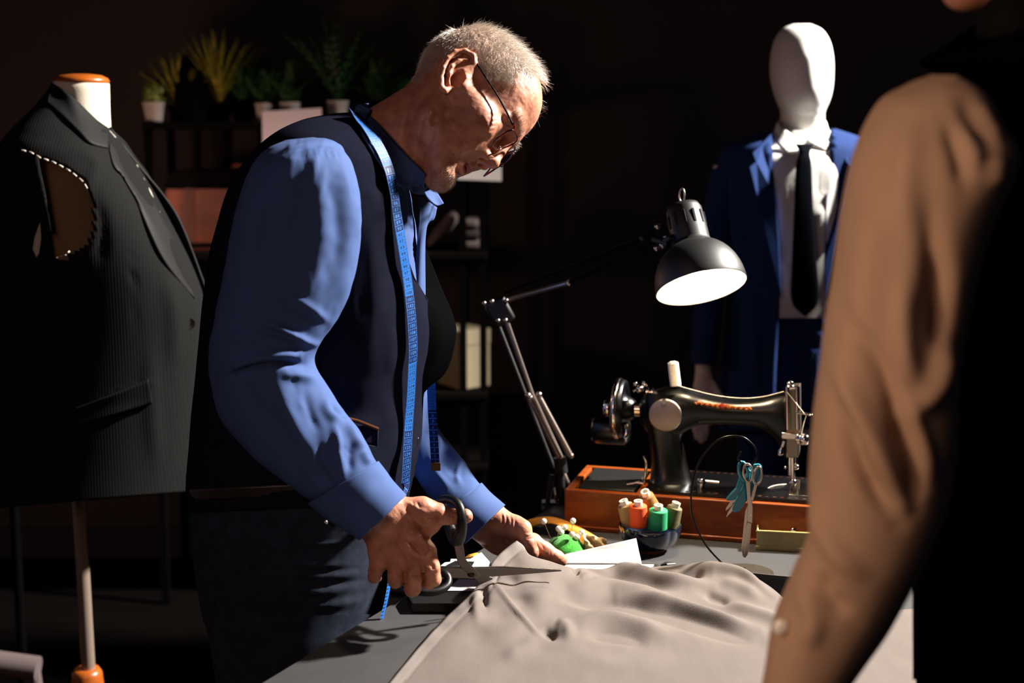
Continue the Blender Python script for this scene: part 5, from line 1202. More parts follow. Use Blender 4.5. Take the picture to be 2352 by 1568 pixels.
# ---- wire stand with hook
m_wire = mat('black_wire', (.02, .018, .016), .3, metal=.6); m_disc = mat('smoked_glass', (.30, .28, .25), .12, metal=.4)
wc = T(1702, 1308); wst = thing('wire_stand', 'curved black wire hook stand on a thin round base holding scissors', 'stand', wc)
wp = [(1712, 1305), (1690, 1304), (1670, 1299), (1652, 1286), (1624, 1255), (1604, 1221), (1591, 1187), (1587, 1152), (1590, 1118), (1598, 1081), (1613, 1049), (1636, 1021), (1659, 1006), (1684, 1001), (1707, 1004), (1725, 1017), (1737, 1033), (1738, 1049), (1731, 1063), (1721, 1070), (1710, 1069), (1700, 1060), (1695, 1050), (1702, 1036)]
MB().tube(catmull([tuple(W(x, y, wc.y)) for x, y in wp], 200), .0016, 10).build('wire', m_wire, wst)
MB().lathe([(0, 0), (.045, 0), (.045, .0012), (0, .0016)], Matrix.Translation(T(1712, 1315)), 56).build('base_disc', m_disc, wst)
fy = wc.y
def fpoly(mb, poly, dy, t=.002, mi=0):
    a = [W(x, y, fy + dy) for x, y in poly]; n = len(a); d = Vector((0, t, 0)); return mb.add(a + [p + d for p in a], [tuple(range(n - 1, -1, -1)), tuple(range(n, 2 * n))] + [(i, (i + 1) % n, n + (i + 1) % n, n + i) for i in range(n)], mi)
def ring(c, rx, ry, ang, r, dy, m, name, par, flat=1.):
    ca, sa = math.cos(math.radians(ang)), math.sin(math.radians(ang)); pts = []
    for i in range(42):
        t = 2 * PI * i / 40; x, y = rx * math.cos(t), ry * math.sin(t); pts.append(W(c[0] + x * ca + y * sa, c[1] - x * sa + y * ca, fy + dy))
    return MB().tube(pts, r, 10, cap=False, flat=flat).build(name, m, par)
m_sil = mat('satin_steel', (.72, .66, .60), .3, metal=1.)
ss = thing('scissors', 'small silver scissors hanging from the black wire hook stand', 'scissors', W(1720, 1180, fy - .004))
ring((1718, 1085), 10.5, 20, 6, .0018, -.007, m_sil, 'finger_loop', ss); ring((1740, 1092), 9, 20.5, -10, .0018, -.002, m_sil, 'finger_loop', ss)
mb = MB(); fpoly(mb, [(1713, 1103), (1723, 1104), (1724, 1135), (1729, 1165), (1728, 1202), (1717, 1198), (1718, 1162), (1716, 1135)], -.006); fpoly(mb, [(1717, 1199), (1726, 1201), (1724, 1234), (1718, 1273), (1712, 1281), (1709, 1279), (1711, 1240)], -.0055, .0016); mb.build('blade', m_sil, ss, bevel=.0005, smooth=False)
mb = MB(); fpoly(mb, [(1733, 1110), (1741, 1108), (1734, 1136), (1730, 1150), (1723, 1148), (1728, 1130)], -.003); fpoly(mb, [(1723, 1148), (1729, 1150), (1722, 1180), (1716, 1196), (1710, 1281), (1706, 1277), (1703, 1258), (1712, 1172), (1715, 1165)], -.0035, .0016); mb.build('blade', m_sil, ss, bevel=.0005, smooth=False)
MB().sphere(W(1723, 1184, fy - .0065), .0016, 12).build('pivot', m_chrome, ss)
m_teal = mat('teal_plastic', (.01, .46, .54), .3, coat=.3)
sn = thing('thread_snips', 'teal plastic thread snips hanging behind the silver scissors on the hook', 'snips', W(1705, 1120, fy + .004))
mb = MB(); ring((1708, 1082), 10, 21, 14, .0030, .002, m_teal, 'handle_loop', sn)
fpoly(mb, [(1699, 1096), (1712, 1102), (1702, 1122), (1699, 1134), (1686, 1149), (1672, 1151), (1668, 1147), (1676, 1136), (1691, 1120)], .001, .006); mb.build('lever', m_teal, sn, bevel=.0016, smooth=False)
mb = MB(); fpoly(mb, [(1722, 1068), (1744, 1065), (1751, 1071), (1748, 1088), (1739, 1108), (1722, 1140), (1706, 1166), (1698, 1175), (1688, 1178), (1682, 1172), (1688, 1152), (1706, 1118), (1712, 1096)], .007, .006); mb.build('lever', m_teal, sn, bevel=.0016, smooth=False)
mb = MB(); fpoly(mb, [(1680, 1148), (1689, 1145), (1680, 1162), (1667, 1173), (1668, 1166)], .003, .0014); mb.build('snip_blade', m_sil, sn, bevel=.0003, smooth=False)
mb = MB(); fpoly(mb, [(1684, 1158), (1688, 1154), (1686, 1170), (1668, 1188), (1672, 1176)], .0095, .0014); mb.build('snip_blade', m_sil, sn, bevel=.0003, smooth=False)
MB().sphere(W(1721, 1082, fy), .0028, 12).build('spring', m_teal, sn)

# ---- open tin tray by the wooden base
m_tin = mat('olive_cream_tin', (.72, .66, .42), .4, var=.25, vscale=30, coat=.3)
t0 = T(1737, 1262); ta = Vector((.985, -.17, 0)); tb = Vector((.17, .985, 0)); TM = Matrix(((ta.x, tb.x, 0, t0.x), (ta.y, tb.y, 0, t0.y), (0, 0, 1, t0.z), (0, 0, 0, 1)))
tr = thing('tin_tray', 'small open yellowish tin tray against the orange wooden machine base', 'tray', t0 + ta * .07)
mb = MB(); L_, D_, H_ = .15, .070, .034
mb.box((0, 0, 0), (L_, D_, .003), TM).box((0, 0, 0), (L_, .003, H_), TM).box((0, D_ - .003, 0), (L_, D_, H_), TM).box((0, .003, .003), (.003, D_ - .003, H_), TM).box((L_ - .003, .003, .003), (L_, D_ - .003, H_), TM).box((-.0015, -.0015, H_ - .004), (L_ + .0015, .001, H_), TM).box((-.0015, -.0015, 0), (L_ + .0015, .0005, .007), TM)
mb.build('tray_body', m_tin, tr, bevel=.0012)
o = MB().tube([t0 + ta * .045 + tb * .03 + Vector((0, 0, .006)), t0 + ta * .06 + tb * .028 + Vector((0, 0, .026))], .004, 10).sphere(t0 + ta * .061 + tb * .028 + Vector((0, 0, .028)), .006, 12).build('metal_attachment', m_chrome, None); tag(o, 'small shiny metal attachment lying in the open tin tray', 'metal part')

# ---- desk lamp
m_lampblk = mat('lamp_black', (.04, .04, .04), .5); m_white_in = mat('white_enamel', (.9, .88, .85), .5); m_spr = mat('lamp_steel', (.70, .64, .60), .3, metal=1.)
m_bulb = mat('lamp_bulb', (1, .95, .85), .3, emit=(1., .93, .80), estr=40.)
lY = 2.36; oc = W(1611, 660, lY); up_ax = (RT * -.176 * .944 + UP * .985 * .944 + FW * .33).normalized()
LM = Matrix.Translation(oc) @ up_ax.to_track_quat('Z', 'Y').to_matrix().to_4x4()
lamp = thing('desk_lamp', 'black articulated desk lamp lit above the sewing machine', 'lamp', T(1285, 1165, 0) * 0 + W(1285, 1168, 2.60))
R0 = 106 / F * ((oc - CAM).dot(FW))
outer = [(R0, 0), (R0 * 1.005, .002)] + [(R0 * math.cos(a) ** .9, .002 + .083 * math.sin(a)) for a in np.linspace(.1, 1.12, 16)] + [(.034, .079), (.033, .084)]
inner_ = [(.030, .080), (.032, .076)] + [(R0 * .985 * math.cos(a) ** .9, .001 + .080 * math.sin(a)) for a in np.linspace(1.08, .0, 16)] + [(R0 * .99, -.0002)]
MB().lathe(outer, LM, 72, cap=False).build('shade', m_lampblk, lamp)
MB().lathe(inner_[::-1], LM, 72, cap=False).build('reflector', m_white_in, lamp)
MB().lathe([(.0325, .076), (.0325, .100), (.0305, .142), (.027, .150), (.016, .155), (0, .156)], LM, 48).build('socket_housing', m_lampblk, lamp)
vs_ = MB()
for k in range(12):
    a = 2 * PI * k / 12; vs_.box((-.0022, .0300, .108), (.0022, .0330, .132), LM @ Matrix.Rotation(a, 4, 'Z'))
vs_.build('vent_slots', mat('slot_dark', (.005, .005, .005), .9), lamp, bevel=.0008)
MB().lathe([(0, .03), (.012, .028), (.020, .036), (.024, .048), (.022, .060), (.015, .072), (.013, .082), (0, .082)], LM, 32).build('bulb', m_bulb, lamp)
hp = LM @ Vector((0, 0, .158)); MB().tube([hp + RT * .008 * math.cos(t) * .5 + UP * (.012 * math.sin(t) + .012) - FW * .004 * math.cos(t) for t in np.linspace(0, 2 * PI, 24)], .0016, 8, cap=False).build('hanging_ring', m_spr, lamp)
# neck joint and arms
j0 = W(1520, 556, 2.40); nk = LM @ Vector((-.030, 0, .100)); 
MB().tube([nk, W(1535, 548, 2.385), j0], .005, 10).tube([W(1500, 548, 2.41), W(1535, 560, 2.39)], .006, 10).build('neck_joint', m_lampblk, lamp)
for x, y, r in ((1475, 547, .005), (1510, 520, .0055), (1523, 562, .007), (1508, 570, .0055), (1530, 545, .006)): MB().sphere(W(x, y, 2.40), r, 14).build('joint_knob', m_spr if r > .0052 else m_lampblk, lamp)
e1 = W(1160, 690, 2.62); e2 = W(1310, 648, 2.54); e3 = W(1500, 556, 2.42)
MB().tube([e1, e2], .0045, 10).build('upper_arm', m_spr, lamp); MB().tube([e2, e3], .0045, 10).tube([e1 + UP * .014, e3 + UP * .014], .004, 10).build('upper_arm', mat('arm_shaded', (.015, .015, .015), .8, spec=.05), lamp)  # stretch of arm lying in shade is coloured near-black, lit stretch stays steel
MB().sphere(W(1305, 650, 2.54), .0055, 12).build('joint_knob', m_spr, lamp)
g1 = W(1163, 735, 2.62); g2 = W(1300, 1055, 2.61); MB().tube([g1, W(1222, 905, 2.62), W(1292, 1056, 2.61)], .0045, 10).build('lower_arm', m_spr, lamp)
MB().tube([W(1140, 735, 2.63), W(1272, 1075, 2.63)], .0042, 10).build('lower_arm', m_lampblk, lamp)
MB().box((-.022, -.006, -.028), (.02, .006, .022), Matrix.Translation(W(1148, 712, 2.62)) @ Matrix.Rotation(-.5, 4, 'Y')).build('elbow_bracket', m_lampblk, lamp, bevel=.006)
for x, y in ((1112, 696), (1130, 692), (1144, 736), (1161, 735), (1163, 690)): MB().sphere(W(x, y, 2.61), .0042, 12).build('joint_knob', m_spr, lamp)
def spring(p, q, r, name='spring'):
    p, q = Vector(p), Vector(q); d = (q - p); n = 44; s1 = d.cross(Vector((0, 1, 0))).normalized(); s2 = d.cross(s1).normalized(); pts = []
    for i in range(n * 8 + 1):
        t = i / (n * 8); a = 2 * PI * i / 8; pts.append(p + d * t + s1 * r * math.cos(a) + s2 * r * math.sin(a))
    return MB().tube(pts, .0013, 5).build(name, m_spr, lamp)
spring(W(1216, 912, 2.60), W(1285, 1050, 2.59), .0048); spring(W(1237, 910, 2.60), W(1309, 1044, 2.59), .0048)
for x, y in ((1213, 908), (1238, 906), (1287, 1054), (1311, 1046)): MB().sphere(W(x, y, 2.595), .0058, 12).build('joint_knob', m_spr, lamp)
MB().tube([W(1285, 1050, 2.60), W(1290, 1085, 2.60)], .012, 12).tube([W(1288, 1082, 2.60), W(1292, 1165, 2.60)], .007, 12).tube([W(1268, 1090, 2.60), W(1256, 1165, 2.60)], .005, 10).build('clamp_post', m_lampblk, lamp)
MB().tube([W(1294, 1078, 2.595), W(1300, 1095, 2.59), W(1308, 1113, 2.59)], .004, 8, flat=.5).tube([W(1272, 1118, 2.595), W(1276, 1145, 2.595), W(1288, 1166, 2.595)], .006, 8, flat=.5).build('clamp_plate', m_spr, lamp)
MB().box((-.03, -.035, -.002), (.035, .03, .014), Matrix.Translation(W(1280, 1172, 2.60))).build('clamp_base', m_lampblk, lamp, bevel=.003)
pl_ = bpy.data.lights.new('lamp_glow', 'SPOT'); pl_.energy = 9; pl_.color = (1., .78, .48); pl_.spot_size = math.radians(140); pl_.spot_blend = .6; pl_.shadow_soft_size = .022
po = bpy.data.objects.new('lamp_glow', pl_); C.objects.link(po); po.location = LM @ Vector((0, 0, .012)); po.rotation_euler = (-up_ax).to_track_quat('-Z', 'Y').to_euler()
# ================================================================== mannequin in a suit, far right
m_manq = mat('mannequin_white', (.80, .78, .76), .45); m_suit = mat('blue_suit_wool', (.075, .16, .335), .85, bump=.25, bscale=300, spec=.15); m_tie = mat('dark_tie', (.03, .035, .055), .9, spec=.02); m_wshirt = mat('white_shirt', (.82, .81, .79), .7, bump=.1, bscale=200)
qY = 3.5
def fl(st, nu=60, nv=48, p=2.2, strokes=(), noise=()): return outline_loft(st, nu, nv, p, strokes, noise)
def lm(name, st, m, par, caps=True, **k):
    solid = k.pop('solid', 0.); return link(name, loft_mesh(name, fl(st, **k), caps=caps), m, par, solid=solid)
mq = thing('mannequin', 'white faceless head mannequin dressed in a blue suit behind the sewing machine', 'mannequin', W(1840, 1600, qY))
def mq_arrays(st, **k): V, Fq, nu, nv = fl(st, **k); return V, [tuple(int(i) for i in q) for q in Fq] + [tuple(range(nv - 1, -1, -1)), tuple((nu - 1) * nv + j for j in range(nv))]
mb = MB()
mb.add(*mq_arrays([(1822, 55, 1862, 55, qY, .02), (1799, 66, 1887, 68, qY, .062), (1781, 90, 1903, 94, qY, .088), (1772, 125, 1911, 130, qY, .098), (1770, 165, 1912, 170, qY, .10), (1775, 200, 1909, 205, qY, .098), (1784, 230, 1902, 232, qY, .092), (1793, 252, 1893, 254, qY, .08), (1794, 268, 1892, 270, qY + .005, .074), (1789, 300, 1896, 302, qY + .01, .07), (1760, 335, 1930, 335, qY + .01, .08)], nu=90, nv=64, p=2.05, strokes=[([(1848, 90), (1858, 170), (1868, 250)], 26, .014, .3)]))
mb.add(*mq_arrays([(1720, 340, 1940, 340, qY, .07), (1690, 450, 1970, 450, qY, .11), (1720, 640, 1950, 640, qY, .09), (1715, 840, 1965, 840, qY, .085), (1725, 1000, 1960, 1000, qY, .085)]))
for (x0, x1) in ((1718, 1815), (1862, 1962)): mb.add(*mq_arrays([(x0, 980, x1, 980, qY, .07), (x0 + 12, 1300, x1 - 12, 1300, qY, .055), (x0 + 24, 1560, x1 - 22, 1560, qY, .04), (x0 + 10, 1604, x1 - 10, 1604, qY - .03, .09)]))
mb.add(*mq_arrays([(1640, 380, 1700, 380, qY, .05), (1612, 600, 1672, 600, qY - .01, .045), (1600, 790, 1650, 790, qY - .03, .035), (1597, 835, 1632, 832, qY - .04, .028)])); mb.add(*mq_arrays([(1980, 380, 2050, 380, qY, .05), (1990, 600, 2060, 600, qY, .045), (2005, 800, 2055, 800, qY, .035), (2008, 900, 2050, 900, qY, .03)]))
mb.build('body', m_manq, mq)
hb2 = Blob(1615, 910, qY - .045, 2.2)                       # hanging hand
hb2.cap((1614, 828, 0), (1616, 862, 0), 17, 19, k=8).ell((1618, 892, 2), (26, 34, 14), ang=8, k=10)
for (pts) in ([(1600, 905, 4, 9), (1594, 950, 8, 8), (1597, 985, 10, 7), (1600, 1004, 8, 6)], [(1612, 912, 4, 9), (1608, 960, 9, 8), (1609, 996, 10, 7), (1610, 1012, 8, 6)], [(1624, 912, 2, 9), (1621, 955, 6, 8), (1620, 990, 8, 7), (1618, 1006, 6, 6)], [(1634, 905, 0, 8), (1634, 940, 3, 7), (1631, 970, 5, 6)], [(1636, 882, 4, 9), (1650, 908, 10, 8), (1652, 930, 12, 6.5)]): hb2.chain(pts, k=5)
V_, F_ = hb2.mesh_arrays((1570, 795, -40), (1680, 1030, 45), 1); me = np_mesh('hand', V_, F_); fix_normals(me); link('hand', me, m_manq, mq)
MB().lathe([(0, 0), (.2, 0), (.2, .012), (.19, .018), (0, .018)], Matrix.Translation((W(1840, 1600, qY).x, qY, 0)), 48).build('base_plate', m_chrome, mq)
# shirt, tie
V, Fq, nu, nv = sh_ = fl([(1776, 300, 1906, 300, qY, .075), (1735, 335, 1945, 332, qY, .09), (1690, 370, 1985, 366, qY, .145), (1680, 480, 1990, 480, qY, .158), (1690, 600, 1980, 600, qY, .150), (1690, 730, 1975, 730, qY, .138)], nu=70, nv=72, p=2.3, strokes=[([(1795, 380), (1800, 480), (1790, 600)], 8, .008), ([(1812, 420), (1806, 540), (1802, 640)], 8, -.008), ([(1790, 590), (1815, 640)], 9, .008), ([(1800, 640), (1820, 690)], 8, .007), ([(1880, 380), (1886, 460)], 8, -.006), ([(1885, 470), (1880, 520)], 8, .006)])
ds = link('dress_shirt', loft_mesh('dress_shirt', sh_), m_wshirt, None); tag(ds, 'white dress shirt worn by the blue-suited mannequin', 'shirt')
colr = [[W(1790, 276, qY + .05), W(1788, 282, qY - .02), W(1804, 298, qY - .075), W(1832, 322, qY - .10)], [W(1782, 305, qY + .05), W(1777, 312, qY - .03), W(1785, 332, qY - .095), W(1806, 350, qY - .125)]]
V_, F_ = sheet(colr, 24, 6); link('collar', np_mesh('collar', V_, F_), m_wshirt, ds, solid=.004)
colr = [[W(1892, 276, qY + .05), W(1895, 282, qY - .02), W(1880, 302, qY - .075), W(1850, 324, qY - .10)], [W(1900, 305, qY + .05), W(1906, 312, qY - .03), W(1908, 328, qY - .09), W(1896, 344, qY - .125)]]
V_, F_ = sheet(colr, 24, 6); link('collar', np_mesh('collar', V_, F_), m_wshirt, ds, solid=.004)
tie = lm('necktie', [(1826, 330, 1868, 330, qY - .128, .014), (1836, 352, 1860, 352, qY - .15, .014), (1828, 380, 1864, 380, qY - .167, .006), (1824, 480, 1868, 480, qY - .176, .005), (1819, 600, 1876, 600, qY - .170, .005), (1818, 690, 1880, 690, qY - .158, .005), (1846, 725, 1852, 726, qY - .154, .004)], m_tie, None, p=2.6); tag(tie, 'dark necktie on the white shirt of the mannequin', 'tie')
# jacket open at the front
jk = fl([(1765, 300, 1916, 298, qY + .02, .08), (1705, 322, 1975, 318, qY, .10), (1660, 348, 2020, 345, qY, .135), (1652, 440, 2020, 440, qY, .15), (1672, 600, 2000, 600, qY, .145), (1674, 720, 1996, 720, qY, .14), (1658, 860, 2010, 860, qY, .145), (1650, 990, 2020, 990, qY, .15)], nu=100, nv=120, p=2.4, strokes=[([(1690, 420), (1700, 600), (1690, 760)], 14, .012), ([(1730, 640), (1735, 800), (1725, 960)], 12, .01), ([(1940, 400), (1930, 600), (1940, 760)], 12, .01), ([(1700, 640), (1760, 680)], 12, -.008)])
V, Fq, nu, nv = jk; N = outward(jk); nr = ((V - nCAM) * N).sum(1) < 0; Q = proj(V)
vp = [(1772, 250), (1776, 330), (1779, 450), (1790, 560), (1797, 690), (1790, 800), (1784, 1010), (1850, 1010), (1860, 800), (1898, 700), (1893, 600), (1900, 450), (1905, 330), (1912, 250)]
sj = link('suit_jacket', loft_sub(jk, ~(nr & inpoly(Q, vp)), 'suit_jacket'), m_suit, None, solid=.005); tag(sj, 'blue suit jacket hanging open on the mannequin', 'jacket')
for pts in ([(1772, 306), (1752, 328), (1728, 352), (1736, 372), (1722, 384), (1742, 470), (1795, 690), (1790, 560), (1780, 450)], [(1908, 304), (1930, 326), (1952, 350), (1946, 370), (1958, 382), (1940, 470), (1896, 690), (1893, 600), (1900, 450)]):
    rows_ = [W(x, y, qY - .085 - .075 * min(1, max(0, (y - 300) / 90))) for x, y in pts]; MB().add(rows_ + [p + Vector((0, .006, 0)) for p in rows_], [tuple(range(8, -1, -1)), tuple(range(9, 18))] + [(i, (i + 1) % 9, 9 + (i + 1) % 9, 9 + i) for i in range(9)]).build('lapel', m_suit, sj, bevel=.002, smooth=False)
lm('sleeve', [(1672, 352, 1712, 342, qY + .01, .06), (1640, 385, 1705, 395, qY, .072), (1618, 480, 1688, 490, qY, .07), (1603, 620, 1668, 630, qY - .01, .062), (1590, 760, 1652, 765, qY - .03, .052), (1586, 835, 1644, 838, qY - .04, .046)], m_suit, sj, nu=80, strokes=[([(1640, 420), (1632, 560), (1620, 700)], 10, .01), ([(1610, 640), (1640, 660)], 9, -.008)])
lm('sleeve', [(1970, 345, 2012, 350, qY + .01, .06), (1978, 390, 2046, 385, qY, .072), (1990, 490, 2062, 480, qY, .07), (2000, 640, 2070, 630, qY, .062), (2000, 850, 2066, 850, qY, .05)], m_suit, sj)
ts = fl([(1695, 700, 1985, 700, qY, .11), (1690, 820, 1990, 820, qY, .115), (1694, 930, 1990, 930, qY, .118), (1698, 985, 1988, 985, qY, .115)], nu=40, p=2.3, strokes=[([(1748, 760), (1790, 775), (1832, 765)], 9, .012), ([(1745, 812), (1790, 822), (1835, 815)], 9, .012), ([(1750, 850), (1790, 868), (1830, 850)], 9, .010), ([(1745, 790), (1835, 792)], 8, -.010), ([(1745, 838), (1835, 840)], 8, -.010)])
mb = MB(); V, Fq, nu, nv = ts; mb.add(V, [tuple(int(i) for i in q) for q in Fq])
for (x0, x1) in ((1694, 1838), (1842, 1990)): mb.add(*mq_arrays([(x0, 970, x1, 970, qY, .115), (x0 + 14, 1250, x1 - 16, 1250, qY, .09), (x0 + 24, 1560, x1 - 26, 1560, qY, .075)], nu=40, nv=48))
o = mb.build('trousers', m_suit, None); tag(o, 'blue suit trousers on the mannequin behind the sewing machine', 'trousers')

# ================================================================== dress form with an unfinished black jacket, far left
m_form = mat('form_linen', (.80, .76, .68), .8, bump=.2, bscale=500); m_formd = mat('form_olive_cover', (.50, .40, .27), .9); m_jack = mat('black_pinstripe', (.10, .10, .10), .9, bump=.14, bscale=60, kind='X', stretch=(1, .25, .02), spec=.03); m_satin = mat('black_facing', (.09, .09, .09), .6, bump=.2, bscale=400, spec=.12)
m_capw = mat('amber_wood', (.66, .33, .08), .35, var=.35, vscale=12, stretch=(1, 1, 5), coat=.2); m_pole = mat('pole_steel', (.66, .58, .52), .28, metal=.55); m_baste = mat('basting_thread', (.72, .68, .64), .8)
dY = 2.75
df = thing('dress_form', 'cream dress form on a steel pole at the far left wearing an unfinished jacket', 'dress form', W(190, 1568, dY))
lm('neck_block', [(124, 186, 249, 192, dY, .05), (126, 205, 249, 207, dY, .054), (126, 250, 250, 255, dY, .056), (116, 296, 252, 300, dY, .058), (118, 325, 248, 325, dY, .058)], m_form, df, nu=40, p=2.1)
MB().lathe([(0, .0), (.049, 0), (.0525, .004), (.0495, .010), (.038, .016), (.016, .0185), (0, .019)], Matrix.Translation(W(187, 192, dY)), 40).build('neck_cap', m_capw, df)
lm('torso', [(110, 300, 245, 306, dY, .06), (50, 350, 275, 372, dY, .12), (34, 430, 320, 470, dY, .15), (30, 620, 390, 640, dY, .15), (60, 820, 400, 820, dY, .13), (40, 1000, 410, 1000, dY, .15), (60, 1130, 390, 1130, dY, .14)], m_formd, df)
pb_ = W(207, 1560, dY); pt_ = W(180, 1130, dY); MB().tube([Vector((pt_.x, dY, pt_.z)), Vector((pb_.x, dY, .16))], .0135, 28).build('pole', m_pole, df)
MB().lathe([(0, 0), (.022, 0), (.030, .02), (.032, .06), (.030, .085), (.024, .095), (0, .095)], Matrix.Translation(Vector((W(200, 1545, dY).x, dY, W(200, 1545, dY).z - .085))), 36).build('hub', m_capw, df)
for k in range(3):
    a = 2 * PI * k / 3 + .4; c = Vector((W(200, 1545, dY).x, dY, 0)); MB().tube([c + Vector((0, 0, .16)), c + Vector((.16 * math.cos(a), .16 * math.sin(a), .10)), c + Vector((.28 * math.cos(a), .28 * math.sin(a), .02))], .018, 14).build('leg', m_capw, df)
js_ = [(118, 205, 255, 300, dY, .06), (88, 250, 278, 322, dY, .10), (45, 300, 302, 362, dY, .145), (18, 345, 330, 402, dY, .172), (5, 430, 385, 500, dY, .185), (-2, 560, 440, 610, dY, .18), (-8, 700, 470, 700, dY, .172), (-12, 820, 474, 800, dY, .17), (-18, 950, 466, 920, dY, .175), (-25, 1080, 450, 1050, dY, .18), (-28, 1168, 436, 1128, dY, .185)]
jl = fl(js_, nu=150, nv=140, p=2.3, strokes=[([(215, 440), (235, 520), (230, 620)], 14, -.006), ([(300, 560), (310, 680), (318, 820)], 3, -.004), ([(140, 600), (170, 680), (200, 780)], 9, .006), ([(120, 610), (150, 700), (170, 800)], 8, -.005), ([(380, 620), (400, 740), (395, 860)], 18, .006), ([(165, 940), (345, 872)], 3, .003, 0), ([(345, 780), (350, 960), (360, 1100)], 18, .005), ([(160, 480), (220, 380), (150, 330)], 14, .004)])
V, Fq, nu, nv = jl; N = outward(jl); nr = ((V - nCAM) * N).sum(1) < 0; Q = proj(V)
hole = [(92, 362), (122, 372), (160, 392), (192, 418), (206, 446), (209, 490), (206, 528), (192, 556), (165, 576), (140, 590), (122, 588), (118, 560), (126, 520), (118, 460), (100, 400)]
jk2 = link('suit_jacket', loft_sub(jl, ~(nr & inpoly(Q, hole)), 'suit_jacket'), m_jack, None, solid=.004); tag(jk2, 'unfinished black pinstripe jacket without sleeves on the left dress form', 'jacket')
def on(VF, Nn, px, py, off):
    Vv = VF[0]; d2 = ((proj(Vv) - np.array((px, py))) ** 2).sum(1) + np.where(((Vv - nCAM) * Nn).sum(1) < 0, 0, 1e6); i = int(d2.argmin()); p = Vector(Vv[i] + Nn[i] * off); d = ray(px, py); return CAM + d * ((p - CAM).dot(FW))
def patch(lines, off, name, m, par, nu=40, nv=10, solid=.004, st=()):
    V_, F_ = sheet([[on(jl, N, x, y, off) for x, y in l] for l in lines], nu, nv, st); return link(name, np_mesh(name, V_, F_), m, par, solid=solid)
patch([[(118, 190), (156, 214), (202, 258), (247, 300)], [(112, 216), (150, 244), (192, 290), (247, 322)], [(108, 236), (147, 271), (182, 304), (208, 330), (247, 341)]], .012, 'collar', m_satin, jk2)
patch([[(249, 302), (303, 361), (362, 483), (404, 563), (443, 677)], [(250, 330), (280, 392), (345, 500), (390, 590), (444, 680)], [(250, 343), (262, 384), (297, 424), (338, 522), (380, 606), (446, 686)]], .013, 'lapel', m_satin, jk2)
fp_ = [[W(252, 292, dY - .02), W(312, 372, dY - .01), W(379, 452, dY), W(421, 523, dY), W(480, 680, dY)], [W(262, 318, dY + .02), W(330, 420, dY + .02), W(395, 540, dY + .02), W(430, 620, dY + .02), W(474, 700, dY + .01)]]
V_, F_ = sheet(fp_, 40, 6); link('far_lapel', np_mesh('far_lapel', V_, F_), m_satin, jk2, solid=.004)
MB().tube([on(jl, N, x, y, .023) for x, y in resample([(251, 301), (304, 361), (345, 441), (366, 488)], 14)], .0017, 6).build('lining_edge', m_form, jk2)
patch([[(172, 938), (258, 905), (341, 871)], [(174, 958), (262, 928), (346, 898)], [(178, 979), (266, 952), (350, 926)]], .008, 'pocket_flap', m_jack, jk2)
for x, y in ((457, 851), (436, 743)):
    p = on(jl, N, x, y, .008); MB().lathe([(0, -.002), (.009, -.002), (.0105, 0), (.0095, .002), (.006, .001), (0, .001)], Matrix.Translation(p) @ (-FW + RT * .6).to_track_quat('Z', 'Y').to_matrix().to_4x4(), 20).build('button', m_btn, jk2)
bs = MB()
for pl_ in ([(50, 345), (72, 350), (92, 362), (122, 372), (160, 392), (192, 418), (204, 440)], [(130, 592), (150, 585), (163, 574)]):
    pp = resample(pl_, max(6, len(pl_) * 3))
    for i in range(0, len(pp) - 1, 2): bs.tube([on(jl, N, *(pp[i]), .005), on(jl, N, *((pp[i] + pp[i + 1]) / 2), .010), on(jl, N, *pp[i + 1], .005)], .0016, 6)
bs.build('basting_stitches', m_baste, jk2)['kind'] = 'stuff'
MB().add([on(jl, N, x, y, .004) for x, y in ((92, 512), (95, 545), (90, 582), (84, 590), (76, 572), (80, 545))], [(0, 1, 2, 3, 4, 5)]).build('canvas_edge', m_baste, jk2, smooth=False, solid=.002)

# ================================================================== second person, close at the right, back to the camera
m_tan = mat('tan_cotton', (.62, .50, .40), .85, bump=.15, bscale=500, spec=.15); m_bvest = mat('black_wool', (.010, .010, .010), .95, spec=.0); m_dhair = mat('dark_hair', (.02, .014, .012), .8, spec=.08, bump=.8, bscale=70, stretch=(1, 1, .12)); m_skin2 = mat('visitor_skin', (.62, .40, .30), .5)
per = thing('person', 'person in tan shirt and black vest leaning on the table, seen from behind at right', 'person', W(2330, 1000, 1.4))
pY = 1.22
body2 = MB(); body2.add(*mq_arrays([(2300, -60, 2470, -60, 1.36, .06), (2290, 60, 2480, 60, 1.38, .065), (2230, 180, 2620, 170, 1.38, .09), (2290, 400, 2700, 400, 1.4, .11), (2280, 800, 2660, 800, 1.4, .1), (2200, 1300, 2640, 1300, 1.4, .11), (2190, 1500, 2640, 1500, 1.4, .11)]))
body2.add(*mq_arrays([(2180, 230, 2280, 260, 1.26, .045), (2020, 640, 2160, 640, 1.23, .045), (1930, 1050, 2080, 1040, 1.22, .038), (1850, 1400, 1960, 1390, 1.22, .032), (1740, 1740, 1840, 1740, 1.22, .028), (1720, 1800, 1815, 1805, 1.22, .026)]))
hb3 = Blob(2300, -180, 1.34, 5.); hb3.ell((2330, -215, 0), (190, 215, 165), ang=-8, k=30).ell((2270, -150, 0), (130, 140, 120), k=30).cap((2375, -60, 0), (2390, 90, -20), 115, 125, k=30).ell((2175, -110, 0), (26, 40, 26), k=20).ell((2225, -20, 0), (60, 45, 60), k=25)
V_, F_ = hb3.mesh_arrays((2060, -480, -240), (2560, 200, 240), 1); body2.add(V_, [tuple(int(i) for i in q) for q in F_])
hb4 = Blob(1740, 1880, 1.22, 3.)                             # left hand on the cloth, below the frame
hb4.cap((1770, 1780, 0), (1745, 1860, 0), 48, 46, k=14).ell((1730, 1900, 6), (62, 56, 34), k=16)
